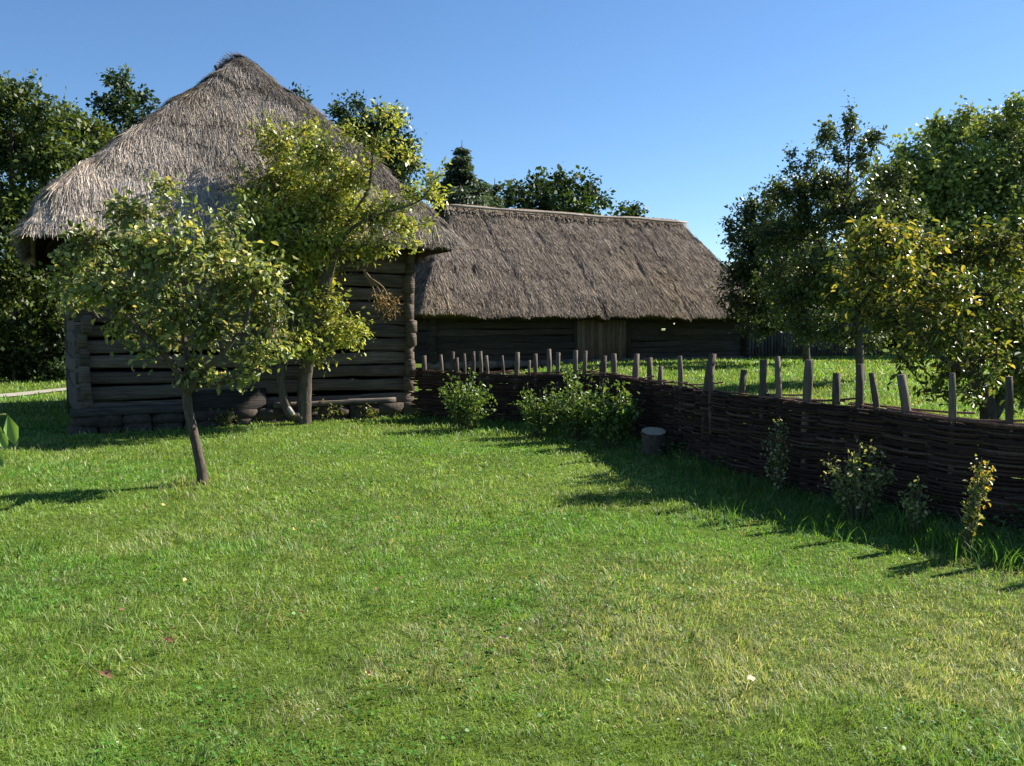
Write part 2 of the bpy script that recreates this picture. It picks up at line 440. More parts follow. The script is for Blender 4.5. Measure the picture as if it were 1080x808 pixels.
# ------------------------------------------------------------------ thatched roofs
def roof_heights(x, y, x0, x1, y0, y1, eave, tans, k, belly=.13):
    planes = [eave + tans[0]*(x-x0), eave + tans[1]*(x1-x), eave + tans[2]*(y-y0), eave + tans[3]*(y1-y)]
    P = np.stack(planes); m = P.min(0)
    top = eave + min(tans[2]*(y1-y0)/2, tans[0]*(x1-x0)/2)
    f = np.clip((m-eave)/(top-eave), 0, 1)
    kk = k*(.3+.7*f)
    return m - kk*np.log(np.exp(-(P-m)/kk).sum(0)) + belly*np.sin(math.pi*f**.6)

def thatch(parent, x0, x1, y0, y1, eave, tans, k, step, dens, sw, sl, tone, seed, thick=.28, lump=.06, front_only=1.0, seams=(), pale_left=None, jit_=.16, cap=False):
    q = np.random.default_rng(seed)
    nx, ny = int((x1-x0)/step), int((y1-y0)/step)
    gx, gy = np.linspace(x0, x1, nx), np.linspace(y0, y1, ny)
    X, Y = np.meshgrid(gx, gy, indexing='ij')
    def H(x, y):
        z = roof_heights(x, y, x0, x1, y0, y1, eave, tans, k)
        zl = fbm(x*2.3, z*1.1, y*2.3, seed=seed)*lump + noise(x*7, z*2.2, y*7, seed=seed+3)*lump*.45 + fbm(x*.5, y*.5, z*.5, seed=seed+9, o=2)*lump*1.3
        course = ((z*1.15 + .35*noise(x*1.3, y*1.3, seed=seed+4)) % 1.0)
        zl = zl + (.5-course)*lump*.8
        zl = zl - lump*2.2*sstep(.52, .8, noise(x*2.7, z*.9, y*2.7, seed=seed+31))
        for sx, wdt in seams:
            zl = zl - .10*np.exp(-((x - sx - .12*noise(y*1.5, y*0, seed=int(sx*10)+40))/wdt)**2)
        return z + zl
    Z = H(X, Y)
    # rounded eave line in plan
    ex = .07*noise(Y*1.7, X*1.7, seed=seed+8)
    Xw, Yw = X + ex*(((X-x0) < .01) | ((x1-X) < .01)), Y + ex*(((Y-y0) < .01) | ((y1-Y) < .01))
    top = np.stack([Xw, Yw, Z], -1).reshape(-1, 3)
    bot = np.stack([X, Y, np.minimum(Z-thick, roof_heights(X, Y, x0, x1, y0, y1, eave, tans, k)-thick)], -1)
    ins = .10
    bot[..., 0] = np.clip(bot[..., 0], x0+ins, x1-ins); bot[..., 1] = np.clip(bot[..., 1], y0+ins, y1-ins)
    bot = bot.reshape(-1, 3)
    i, j = np.meshgrid(np.arange(nx-1), np.arange(ny-1), indexing='ij')
    Q = np.stack([i*ny+j, (i+1)*ny+j, (i+1)*ny+j+1, i*ny+j+1], -1).reshape(-1, 4)
    nT = nx*ny
    ring = np.concatenate([np.arange(nx)*ny, (nx-1)*ny+np.arange(1, ny), (np.arange(nx-2, -1, -1))*ny+ny-1, np.arange(ny-2, 0, -1)])
    r2 = np.roll(ring, -1)
    side = np.stack([ring, ring+nT, r2+nT, r2], -1)
    V = np.concatenate([top, bot])
    def tones(x, y, z, n):
        f = fbm(x*.6, y*.6, z*.6, seed=seed+20)
        t = np.asarray(tone)[None, :]*(1 + .22*f[:, None])
        warm = sstep(.1, .9, fbm(x*.35+7, y*.35, z*.35, seed=seed+25))[:, None]
        t = t*(1-warm) + t*np.array([1.18, 1.14, 1.03])*warm
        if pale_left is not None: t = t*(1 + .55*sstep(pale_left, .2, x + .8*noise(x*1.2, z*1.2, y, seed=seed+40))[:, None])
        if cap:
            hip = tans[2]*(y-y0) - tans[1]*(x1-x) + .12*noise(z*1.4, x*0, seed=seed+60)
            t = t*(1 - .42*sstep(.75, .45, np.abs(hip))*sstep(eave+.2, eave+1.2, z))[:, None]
        pit = sstep(.5, .75, noise(x*2.7, z*.9, y*2.7, seed=seed+31))
        return t*(1 - .6*pit)[:, None]
    mb = MB()
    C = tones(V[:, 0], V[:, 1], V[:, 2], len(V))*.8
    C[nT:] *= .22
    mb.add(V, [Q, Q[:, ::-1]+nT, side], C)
    # loose straws
    area = (x1-x0)*(y1-y0)*math.sqrt(1+tans[2]**2)
    n = int(area*dens)
    x = x0+(x1-x0)*q.random(n); y = y0+(y1-y0)*q.random(n)
    # most straws where the roof faces the lawn
    zf = np.stack([tans[0]*(x-x0), tans[1]*(x1-x), tans[2]*(y-y0), tans[3]*(y1-y)])
    face = zf.argmin(0)
    keep = np.where(face == 2, 1.0, np.where(face == 3, .12, .45)) > q.random(n)
    x, y = x[keep], y[keep]
    # extra fringe along the eaves
    m = int((x1-x0)*dens*.5); fx = np.concatenate([x0+(x1-x0)*q.random(m), np.full(m//2, x0)+.1*q.random(m//2), np.full(m//2, x1)-.1*q.random(m//2)])
    fy = np.concatenate([y0+.12*q.random(m), y0+(y1-y0)*q.random(m//2), y0+(y1-y0)*q.random(m//2)])
    x, y = np.concatenate([x, fx]), np.concatenate([y, fy]); n = len(x)
    z = H(x, y)
    e = .05
    rx = (roof_heights(x+e, y, x0, x1, y0, y1, eave, tans, k)-roof_heights(x-e, y, x0, x1, y0, y1, eave, tans, k))/(2*e)
    ry = (roof_heights(x, y+e, x0, x1, y0, y1, eave, tans, k)-roof_heights(x, y-e, x0, x1, y0, y1, eave, tans, k))/(2*e)
    Nn = unit(np.stack([-rx, -ry, np.ones(n)], 1))
    Dn = unit(np.stack([-rx, -ry, -(rx**2+ry**2)], 1) + 1e-4)
    S = np.cross(Nn, Dn)
    jit = q.normal(size=n)*jit_
    Dj = unit(Dn + S*jit[:, None]); S = unit(np.cross(Nn, Dj))
    L = sl*(.45+.9*q.random(n)); L[-len(fx):] *= .55
    b = np.stack([x, y, z], 1) - Dn*(L*.5)[:, None] - Nn*.02
    b[-len(fx):] += Dn[-len(fx):]*(L*.35)[-len(fx):, None]
    lift = .005+.045*q.random(n)**3
    tip = b + Dj*L[:, None] + Nn*(lift+.03)[:, None]
    wv = (sw*(.5+.9*q.random(n)))[:, None]
    roll = (S*np.cos(q.random(n)*.9)[:, None] + Nn*np.sin((q.random(n)-.3)*.9)[:, None])
    V = np.stack([b-roll*wv*.5, b+roll*wv*.5, tip+roll*wv*.28, tip-roll*wv*.28], 1).reshape(-1, 3)
    c = tones(x, y, z, n)*(.45+1.0*q.random((n, 1))**1.2)*(1+.28*noise(x*8, z*.8, y*8, seed=seed+50))[:, None]
    pale = q.random(n) < .13
    c = np.where(pale[:, None], c*np.array([1.5, 1.42, 1.25]), c)
    mb.add(V, np.arange(n)[:, None]*4+np.array([[0, 1, 2, 3]]), np.repeat(c, 4, 0))
    return mb.build('roof', M_THATCH, parent), H

def log(mb, x0, x1, y, z, h, d, seed, axis='x', tone=(.1, .085, .07), n=None):
    """hand-hewn log along local x (or y) with a wandering, slightly rounded section"""
    q = np.random.default_rng(seed)
    n = n or max(4, int(abs(x1-x0)/.22)); t = np.linspace(x0, x1, n)
    ph = q.random()*50
    cz = z + .028*noise(t*.55+ph, t*0, seed=seed) + .012*noise(t*2+ph, t*0+2, seed=seed)
    cy = y + .03*noise(t*.5+ph, t*0+5, seed=seed)
    hh = h*(1+.16*noise(t*.7+ph, t*0+9, seed=seed)); dd = d*(1+.12*noise(t*.9+ph, t*0+11, seed=seed))
    sec = 12; th = np.arange(sec)/sec*2*math.pi+math.pi/sec
    p = 5.5
    cx_, sx_ = np.cos(th), np.sin(th)
    ky = np.sign(cx_)*np.abs(cx_)**(2/p); kz = np.sign(sx_)*np.abs(sx_)**(2/p)
    rgh = 1+.10*(q.random((n, sec))-.5)
    A = cy[:, None]+.5*dd[:, None]*ky[None]*rgh; B = cz[:, None]+.5*hh[:, None]*kz[None]*rgh
    T = np.repeat(t[:, None], sec, 1)
    V = np.stack([T, A, B] if axis == 'x' else [A, T, B], -1).reshape(-1, 3)
    i = np.arange(n-1)[:, None]*sec; j = np.arange(sec)[None]; k = (j+1) % sec
    Q = np.stack([i+j, i+k, i+sec+k, i+sec+j], -1).reshape(-1, 4)
    c = np.asarray(tone)*(.75+.5*q.random())
    C = c[None]*(.8+.4*q.random((n*sec, 1)))
    mb.add(V, [Q, np.arange(sec)[::-1][None], (np.arange(sec)+(n-1)*sec)[None]], C)

def box(mb, lo, hi, col, jit=0.0, q=RNG):
    lo, hi = np.asarray(lo, float), np.asarray(hi, float)
    V = np.array([[lo[0], lo[1], lo[2]], [hi[0], lo[1], lo[2]], [hi[0], hi[1], lo[2]], [lo[0], hi[1], lo[2]],
                  [lo[0], lo[1], hi[2]], [hi[0], lo[1], hi[2]], [hi[0], hi[1], hi[2]], [lo[0], hi[1], hi[2]]])
    if jit: V = V + jit*(q.random(V.shape)-.5)
    F = np.array([[0, 3, 2, 1], [4, 5, 6, 7], [0, 1, 5, 4], [1, 2, 6, 5], [2, 3, 7, 6], [3, 0, 4, 7]])
    mb.add(V, F, col)

def stone(mb, c, s, col, seed):
    q = np.random.default_rng(seed)
    th = np.arange(8)/8*2*math.pi; V = [[0, 0, -1]]; 
    for zz, rr in ((-.88, .93), (0, 1), (.86, .90)):
        for t in th: 
            ct, st = math.cos(t), math.sin(t)
            V.append([rr*np.sign(ct)*abs(ct)**.4, rr*np.sign(st)*abs(st)**.4, zz])
    V.append([0, 0, 1]); V = np.array(V)*(1+.22*(q.random((26, 1))-.5))
    V = V*np.asarray(s)[None]*.5 + np.asarray(c)[None]
    j = np.arange(8); k = (j+1) % 8
    F = [np.stack([0*j, 1+k, 1+j], -1), np.stack([25+0*j, 17+j, 17+k], -1)]
    Q = np.concatenate([np.stack([1+o+j, 1+o+k, 9+o+k, 9+o+j], -1) for o in (0, 8)])
    mb.add(V, F+[Q], np.asarray(col)[None]*(.7+.5*q.random((26, 1))))

def build_log_barn():
    t = thing('log_barn', 'old log barn with steep grey thatched hip roof rising to a blunt peak', 'barn', B1, TH)
    W, Dp = B1_W, B1_D
    EAVE = 3.12
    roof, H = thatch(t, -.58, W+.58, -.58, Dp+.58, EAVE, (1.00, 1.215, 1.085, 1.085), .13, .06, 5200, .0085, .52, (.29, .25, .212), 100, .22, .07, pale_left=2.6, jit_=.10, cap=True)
    # cap of flattened straw and poking sticks at the peak
    mb = MB(); q = np.random.default_rng(8)
    for (dx, y, hgt, lean) in ((-.42, 2.55, .22, -.25), (.48, 2.9, .20, .2), (.95, 3.3, .16, .25), (-.15, 2.7, .1, .1)):
        z = float(H(np.array([W/2+.3+dx]), np.array([y]))[0])
        m1 = MB(); tube(m1, [(W/2+.3+dx, y, z-.1), (W/2+.3+dx+lean*.08, y, z+hgt*.4), (W/2+.3+dx+lean*.2, y+.02, z+hgt*.6)], [.035, .035, .028], 6, (.05, .045, .04), rough=.3, seed=3)
        m1.build('ridge_peg', M_STAKE, roof)
    # front wall
    mb = MB(); z = .27; k = 0
    grey = (.105, .082, .064)
    while z < 2.92:
        h = .195+.03*q.random()
        log(mb, -.03+.06*q.random(), W+.02*q.random(), .10+.02*q.random(), z+h/2, h, .17, 300+k, tone=grey, n=30)
        z += h+.002+.042*q.random()**1.5; k += 1
    mb.build('log_wall', M_LOG, t, smooth=True)
    # the darker plank that blocks the low hatch right of the young tree
    mb = MB()
    box(mb, (1.55, -.035, .12), (2.75, -.005, .60), (.03, .026, .023), .02)
    box(mb, (1.5, -.055, .10), (1.6, -.0, .66), (.045, .04, .034), .02)
    mb.build('hatch', M_LOG, t)
    for x0 in (W-.10, .10):
        mb = MB(); z = .05; k = 0
        while z < 2.9:
            h = .20+.03*q.random()
            log(mb, (-.03-.11*q.random()) if z > .3 else .2, Dp-.05, x0+.03*q.random(), z+h/2, h+.05, .12+.05*q.random(), 500+k+int(x0*10), 'y', grey, n=26)
            z += h+.03; k += 1
        mb.build('side_wall', M_LOG, t, smooth=True)
    mb = MB(); z = .0; k = 0
    while z < 2.9:
        log(mb, 0, W, Dp-.1, z+.12, .30, .18, 600+k, tone=grey, n=16); z += .25; k += 1
    mb.build('back_wall', M_LOG, t, smooth=True)
    # stone footing and the ledge beam
    mb = MB(); x = -.15; k = 0
    while x < W+.1:
        s = .28+.3*q.random()
        for zz, hh in ((.03, .2), (.2, .16)):
            stone(mb, (x+s/2+.06*q.random(), .08-.03*q.random(), zz), (s*1.05, .42, hh*1.15), (.065, .052, .04), 700+k); k += 1
        x += s*.92
    mb.build('footing', M_STONE, t)
    for a in ((2.85, 4.95, -.06, .36, .10, .16, 811, (.13, .11, .09)), (-.1, 1.5, -.05, .36, .12, .16, 812, (.08, .07, .06))):
        mb = MB(); log(mb, *a[:7], tone=a[7], n=14); mb.build('sill_beam', M_LOG, t, smooth=True)
    return t
build_log_barn()

def build_long_barn():
    z0 = gz1(B2[0]+6, B2[1]+2) - .04
    o = B2.copy(); o[2] = 0
    t = thing('thatched_barn', 'long low thatched barn with dark log walls behind the wattle fence', 'barn', o, TH)
    L, Dp, oh = B2_LEN, 2*(B2_HALF-B2_OH), B2_OH
    eave = 2.13; ridge_z = RIDGE_L[2]
    tan = (ridge_z+.15-eave)/B2_HALF
    tl = (ridge_z-eave)/2.6; tr = (ridge_z-eave)/1.6
    x0, x1 = -.5, 2.1+B2_RIDGE_LEN+1.6
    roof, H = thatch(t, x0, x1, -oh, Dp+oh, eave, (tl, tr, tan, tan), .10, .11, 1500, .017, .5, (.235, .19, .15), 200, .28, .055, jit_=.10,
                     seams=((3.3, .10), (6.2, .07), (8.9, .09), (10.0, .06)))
    q = np.random.default_rng(17)
    # ridge: combed straw roll and two pale ridge poles
    yc = Dp/2
    mb = MB()
    xs = np.linspace(2.0, 2.1+B2_RIDGE_LEN, 40)
    zs = np.polyval(np.polyfit(xs[4:-4], H(xs, np.full(40, yc))[4:-4], 1), xs)+.02*noise(xs*.8, xs*0, seed=12)
    tube(mb, np.stack([xs, np.full(40, yc)+.02*noise(xs, xs*0, seed=2), zs-.02+.03*noise(xs*1.2, xs*0, seed=4)], 1), .16, 9, (.23, .18, .135), rough=.15, seed=4, colvar=.2)
    n = 2600; x = 1.9+(B2_RIDGE_LEN+.25)*q.random(n); z = np.interp(x, xs, zs)+.14+.03*noise(x*1.2, x*0, seed=4)
    sgn = np.where(q.random(n) < .75, -1, 1)
    b = np.stack([x, np.full(n, yc), z], 1); tip = b + np.stack([.14*q.normal(size=n), sgn*(.3+.2*q.random(n)), -.28-.25*q.random(n)], 1)
    S = np.array([[.014, 0, 0]])
    V = np.stack([b-S, b+S, tip+S*.6, tip-S*.6], 1).reshape(-1, 3)
    mb.add(V, np.arange(n)[:, None]*4+np.array([[0, 1, 2, 3]]), np.repeat(np.array([[.27, .215, .16]])*(.6+.7*q.random((n, 1))), 4, 0))
    ridge = mb.build('ridge_roll', M_THATCH, roof)
    for (a, b_) in ((2.05, 7.6), (7.2, 2.1+B2_RIDGE_LEN+.1)):
        mb = MB(); xx = np.linspace(a, b_, 12)
        tube(mb, np.stack([xx, np.full(12, yc-.34), np.interp(xx, xs, zs)+.02+.02*noise(xx, xx*0+a, seed=9)], 1), .045, 6, (.30, .26, .22), rough=.2, seed=int(a))
        mb.build('ridge_pole', M_STAKE, roof)
    # log walls
    def wall(y, seed, gaps, doors):
        mb = MB(); z = z0+.12; k = 0
        while z < eave+.25:
            h = .19+.03*q.random()
            segs = [(0, L)]
            for (a, b_, lo, hi) in doors+gaps:
                if z <= (lo+hi)/2 < z+h or (hi-lo > 1 and z+h > lo and z < hi):
                    new = []
                    for s0, s1 in segs:
                        if b_ <= s0 or a >= s1: new.append((s0, s1)); continue
                        if a > s0: new.append((s0, a))
                        if b_ < s1: new.append((b_, s1))
                    segs = new
            for s0, s1 in segs:
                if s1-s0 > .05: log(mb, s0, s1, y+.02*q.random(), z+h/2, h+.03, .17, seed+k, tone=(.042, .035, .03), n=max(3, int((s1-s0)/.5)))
            for (a, b_, lo, hi) in gaps:
                if z <= (lo+hi)/2 < z+h: log(mb, a-.05, b_+.05, y, z+h*.36, h*.72, .15, seed+k+40, tone=(.042, .035, .03), n=4)
            z += h+.012; k += 1
        return mb.build('log_wall', M_LOG, t, smooth=True)
    door_a, door_b = 5.45, 7.85
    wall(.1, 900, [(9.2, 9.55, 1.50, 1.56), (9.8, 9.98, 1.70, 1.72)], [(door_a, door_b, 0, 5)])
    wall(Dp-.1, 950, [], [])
    for x in (.1, L-.1):
        mb = MB(); z = z0+.1; k = 0
        while z < eave+.3:
            
            for a, b_ in (((-.15, 3.6), (5.4, Dp+.1)) if (x > 5 and .9 < z < 1.85) else ((-.15, Dp+.1),)):
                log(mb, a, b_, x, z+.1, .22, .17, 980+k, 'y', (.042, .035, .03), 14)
            z += .21; k += 1
        mb.build('side_wall', M_LOG, t, smooth=True)
    # door of upright boards with posts
    d = MB(); x = door_a+.12
    while x < door_b-.14:
        wd = .15+.05*q.random()
        c = np.array([.145, .108, .08])*(.7+.55*q.random())
        box(d, (x+.006, .04+.015*q.random(), z0+.10), (min(x+wd, door_b-.12)-.006, .085, eave+.2), c, .008); x += wd
    door = d.build('barn_door', M_BOARD, t)
    for x in (door_a, door_b-.12):
        m1 = MB(); box(m1, (x, .0, z0), (x+.12, .2, eave+.2), (.04, .034, .029), .01); m1.build('door_post', M_BOARD, door)
    m1 = MB(); x = -.1; k = 0
    while x < L:
        s = .35+.3*q.random(); stone(m1, (x+s/2, .08, z0+.04), (s, .4, .26), (.13, .115, .1), 1200+k); x += s*.93; k += 1
    m1.build('footing', M_STONE, t)
    return t
build_long_barn()

# ------------------------------------------------------------------ wattle fence
POSTS = [(447, 375, 6, 0), (466, 374, 4.5, -.02), (477, 371, 5, .03), (482, 377, 4, .02), (490, 373, 4, -.02), (499, 370.5, 4.5, 0), (508, 370.5, 4, -.05), (515, 375, 4, -.12),
         (532, 375, 4, -.14), (544, 371.5, 6, .02), (558, 380, 4, 0), (565, 373, 4.5, 0), (579, 368, 5.5, 0), (588, 372, 5, .02), (607, 369.5, 6, 0), (617, 370, 5.5, .01),
         (637, 375, 7, .02), (647, 373, 6, 0), (670, 373, 7.5, .03), (687, 377, 6.5, -.03), (696, 386, 6, .06), (719, 375.5, 6.5, -.05), (746, 373, 10, .14), (751, 386.5, 7, 0),
         (782, 390, 7, .08), (805, 379.6, 9, 0), (822.5, 376, 7.5, -.05), (852, 379.6, 11, .03), (883, 393.5, 8, .03), (908, 384, 9.5, -.01), (926, 393, 6, -.12), (960, 395.5, 9, -.16),
         (1009, 393.5, 8, -.1), (1065, 397, 11, 0), (1112, 392, 9, .05), (1160, 396, 10, -.05), (1230, 390, 11, .04)]
def build_wattle():
    q = np.random.default_rng(77)
    t = thing('wattle_fence', 'low dark wattle fence of woven rods curving from the log barn corner', 'fence', (FENCE[0, 0], FENCE[0, 1], 0))
    org = np.array([FENCE[0, 0], FENCE[0, 1], 0])
    S = []
    uu = CX + F_PX*FENCE[:, 0]/FENCE[:, 1]
    for (u, vt, wpx, tilt) in POSTS:
        s = float(np.interp(u, uu, FENCE_S)); S.append(s)
        p = fence_at(s); D = p[1]; top = CAM_H-(vt-HORIZON)*D/F_PX
        rad = max(.028, .5*wpx*D/F_PX*.92)
        g = gz1(p[0], p[1]); n = 7
        z = np.linspace(g-.1, top, n); x = p[0]+tilt*np.maximum(z-.8, 0); y = p[1]+.06*(q.random()-.5)*(z-.4)
        bend = .012*q.normal(size=2)
        x = x+bend[0]*np.sin(z*4+q.random()*6); 
        mb = MB(); c = np.array([.115, .09, .07])*(.65+.7*q.random())
        rr = rad*(1+.08*q.normal(size=n)); rr[-1] *= .92
        tube(mb, np.stack([x, y, z], 1), rr, 7, c, rough=.35, seed=int(u), colvar=.15)
        tag(mb.build('stake', M_STAKE, t, origin=org))
    S = np.array(S)
    # knots for the weave: stakes at least 15 cm apart, plus hidden short ones to keep the spacing under 45 cm
    ks = [.02, S.min()]
    for s in np.sort(S)[1:]:
        if s-ks[-1] > .17:
            while s-ks[-1] > .5: ks.append(ks[-1]+.36)
            ks.append(s)
    ks = np.array(ks)
    Ltot = ks[-1]-.05
    mb = MB()
    idx = np.arange(len(ks))
    rows = 72
    for r in range(rows):
        s = -.05+.3*q.random()
        while s < Ltot:
            ln = 1.0+1.9*q.random(); s1 = min(s+ln, Ltot+.15)
            n = max(4, int((s1-s)/.085)); ss = np.linspace(s, s1, n)
            fi = np.interp(ss, ks, idx)
            par = (r % 2)*math.pi
            top = .84 + .045*noise(ss*.55, ss*0, seed=61)
            z = (r+.5)/rows*top + .008*noise(ss*2.1, ss*0+r*3.7, seed=62) + .005*q.normal()
            off = .058*np.cos(fi*math.pi+par) + .012*q.normal()
            over = q.random()
            ang = np.zeros(n)
            if over < .25: off = off + np.linspace(0, 1, n)**6*(.09*q.normal()); z = z+np.linspace(0, 1, n)**5*.04*q.normal()
            p = fence_at(ss); nn = fence_normal(ss)
            P = np.stack([p[:, 0]+nn[:, 0]*off, p[:, 1]+nn[:, 1]*off, gz(p[:, 0], p[:, 1])+z], 1) - org
            rad = (.0125+.0045*q.random())*np.linspace(1.1, .75, n)
            c = np.array([.046, .027, .021])*(.55+.9*q.random()) if q.random() < .93 else np.array([.085, .058, .042])*(.7+.6*q.random())
            tube(mb, P, rad, 5, c, seed=r)
            s = s1-.1+.12*q.random()
    # thin infill rods pushed down between the woven ones
    for r in range(58):
        s = .1+.8*q.random()
        while s < Ltot-.3:
            s1 = min(s+.8+1.6*q.random(), Ltot); n = max(4, int((s1-s)/.12)); ss = np.linspace(s, s1, n)
            top = .83+.045*noise(ss*.55, ss*0, seed=61); z = (r+.2+.6*q.random())/58*top+.01*noise(ss*2.3, ss*0+r*2.1, seed=64)
            p = fence_at(ss); nn = fence_normal(ss); off = .012*noise(ss*3, ss*0+r*5.1, seed=65)
            tube(mb, np.stack([p[:, 0]+nn[:, 0]*off, p[:, 1]+nn[:, 1]*off, gz(p[:, 0], p[:, 1])+z], 1)-org, .0085+.004*q.random(), 4, np.array([.036, .022, .018])*(.6+.8*q.random()), cap=False)
            s = s1+.05*q.random()
    # loose rods lying on the top edge
    for k in range(46):
        s = .2+q.random()*(Ltot-1.2); ln = .35+.8*q.random(); n = 6; ss = np.linspace(s, s+ln, n)
        p = fence_at(ss); nn = fence_normal(ss); off = .05*q.normal()+np.linspace(0, 1, n)*.07*q.normal()
        z = .855+.045*noise(ss*.55, ss*0, seed=61)+.02*q.random()+np.linspace(0, 1, n)**2*.05*q.normal()
        c = np.array([.15, .085, .06])*(.6+.8*q.random())
        tube(mb, np.stack([p[:, 0]+nn[:, 0]*off, p[:, 1]+nn[:, 1]*off, gz(p[:, 0], p[:, 1])+z], 1)-org, .010, 5, c, seed=k)
    mb.build('woven_panel', M_ROD, t)
    return t
build_wattle()

# ------------------------------------------------------------------ trees
def ellipsoid_pts(q, n, c, r, shell=.5):
    d = unit(q.normal(size=(n, 3))); rad = q.random(n)**(1/3)
    rad = rad*(1-shell)+shell*(.75+.3*q.random(n))*np.sqrt(rad)
    return c + d*rad[:, None]*r

def tree(name, label, cat, base, trunk, blobs, leaf=.06, aspect=.55, cover=1.6, per_twig=26, cols=((.06, .11, .02),), colw=None, seed=1, bark=(.09, .075, .06), group=None,
         big=True, spread=1.0, droop=.3, mat=None, twig_r=.004, attach=None, limb_r=None, tuft=.16, yellow=0.0, updown=.4, extra=None, twig_col=None, per_blob_tone=.25, max_limb=.45):
    """trunk: list of polylines [(points, radii)]; blobs: (centre, radii, weight, colour index bias)"""
    q = np.random.default_rng(seed)
    base = np.asarray(base, float)
    root = thing(name, label, cat, base, 0, group)
    wood, crown = MB(), MB()
    allp, allr = [], []
    for pts, r in trunk:
        n = max(8, len(pts)*5); P = smooth_path(pts, n); rr = np.interp(np.linspace(0, 1, n), np.linspace(0, 1, len(r)), r)
        tube(wood, P-base, rr, 9 if big else 6, bark, rough=.22, seed=seed+len(allp), colvar=.15)
        allp.append(P); allr.append(rr)
    TP, TR = np.concatenate(allp), np.concatenate(allr)
    # limbs grow outward from what is already there, nearest blobs first
    order = np.argsort([np.min(np.linalg.norm(TP-b[0], axis=1)) for b in blobs])
    cols = np.asarray(cols, float)
    for bi in order:
        c, r, wt = np.asarray(blobs[bi][0], float), np.asarray(blobs[bi][1], float), blobs[bi][2]
        ybias = blobs[bi][3] if len(blobs[bi]) > 3 else None
        # attach below the blob where possible
        dist = np.linalg.norm(TP-c, axis=1) + 1.2*np.maximum(0, TP[:, 2]-c[2]+.1) 
        a = int(np.argmin(dist)); pa = TP[a]; ln = np.linalg.norm(c-pa)
        if ln > .02:
            m = (pa+c)/2 + unit(q.normal(size=3))*ln*.13 - np.array([0, 0, ln*.04])
            n = 9; P = smooth_path([pa, m, c + (c-pa)*.25], n); r0 = min(TR[a]*.72, (limb_r or .05)*(.5+ln)); rr = np.linspace(r0, max(twig_r*1.3, r0*.3), n)
            tube(wood, P-base, rr, 6 if big else 5, bark, rough=.15, seed=seed+bi, colvar=.12)
            TP = np.concatenate([TP, P]); TR = np.concatenate([TR, rr])
        else: P = np.array([pa, c])
        nl = int(cover*wt*math.pi*r[0]*r[2]/(.5*leaf*leaf*aspect*.5)); nt_ = max(4, nl//per_twig); tips = ellipsoid_pts(q, nt_, c, r*spread)
        tips = np.where((q.random(nt_) < .15)[:, None], c+(tips-c)*1.38, tips); per = max(1, nl//nt_)
        tone_b = 1+per_blob_tone*(q.random()-.5)*2
        for tp in tips:
            s = P[q.integers(len(P)//3, len(P))]
            tl = np.linalg.norm(tp-s)
            mm = (s+tp)/2+unit(q.normal(size=3))*tl*.12+np.array([0, 0, tl*.06])
            Tw = smooth_path([s, mm, tp], 6)
            tube(wood, Tw-base, np.linspace(twig_r*1.6, twig_r*.6, 6), 3 if not big else 4, twig_col or bark, cap=False)
            f = .30+.72*q.random(per)**.8; f = np.clip(f, 0, 1.0)
            ii = np.minimum((f*5).astype(int), 4); fr = (f*5-ii)[:, None]
            pos = Tw[ii]*(1-fr)+Tw[ii+1]*fr + q.normal(size=(per, 3))*tuft*(.35+.65*f[:, None])*.6
            d = unit(Tw[-1]-Tw[0])[None]*.5 + q.normal(size=(per, 3))*.75 + np.array([0, 0, -droop])
            nr = np.array([0, 0, 1.])[None]*updown*2 + q.normal(size=(per, 3))*.7
            ci = q.choice(len(cols), per, p=colw) if ybias is None else np.where(q.random(per) < ybias, len(cols)-1, q.choice(len(cols), per, p=colw))
            cc = cols[ci]*(.7+.6*q.random((per, 1)))*tone_b
            sz = leaf*(.42+1.0*q.random(per))
            (leaves if big else small_leaves)(crown, pos-base, d, nr, sz, aspect, *( [cc] ))
    if extra: extra(root, wood, crown, base)
    wood.build('trunk', M_BARK, root, smooth=True)
    crown.build('crown', mat or M_LEAF, root)
    return root

def px_blobs(D, items, q, depth=.9, dj=.5):
    out = []
    for it in items:
        u, v, ru, rv = it[:4]; wt = it[4] if len(it) > 4 else 1.0
        dd = D + dj*(q.random()*2-1)*(max(ru, rv)*D/F_PX)*1.6
        c = at(u, v, dd); rx, rz = ru*dd/F_PX, rv*dd/F_PX
        e = [c, np.array([rx, depth*(rx+rz)/2, rz]), wt]
        if len(it) > 5: e.append(it[5])
        out.append(tuple(e))
    return out

GREEN_PEAR = ((.10, .14, .045), (.15, .20, .06), (.22, .26, .09), (.36, .35, .12), (.52, .45, .17))
q = np.random.default_rng(5)
# young pear tree on the lawn
D = 9.0; b = on_ground(213, 513)
D = b[1]
pear_b = [(80, 280, 26, 26), (98, 250, 30, 24, .8), (128, 228, 30, 22, .8), (105, 300, 36, 26), (150, 258, 36, 30), (140, 312, 38, 28), (182, 222, 28, 20, .6), (190, 268, 38, 32), (182, 322, 40, 30),
          (228, 262, 32, 28), (240, 306, 38, 32), (225, 348, 38, 26), (270, 285, 30, 30), (282, 330, 26, 32), (165, 350, 34, 22, .8), (262, 372, 30, 20, .8), (122, 345, 26, 18, .6), (205, 385, 26, 16, .5), (290, 370, 18, 18, .6), (65, 300, 14, 18, .6), (300, 300, 18, 22, .5), (216, 396, 18, 12, .6), (258, 394, 22, 12, .6), (160, 374, 22, 14, .6), (180, 200, 22, 12, .6), (150, 222, 22, 14, .6), (240, 232, 24, 16, .6), (85, 318, 18, 16, .6)]
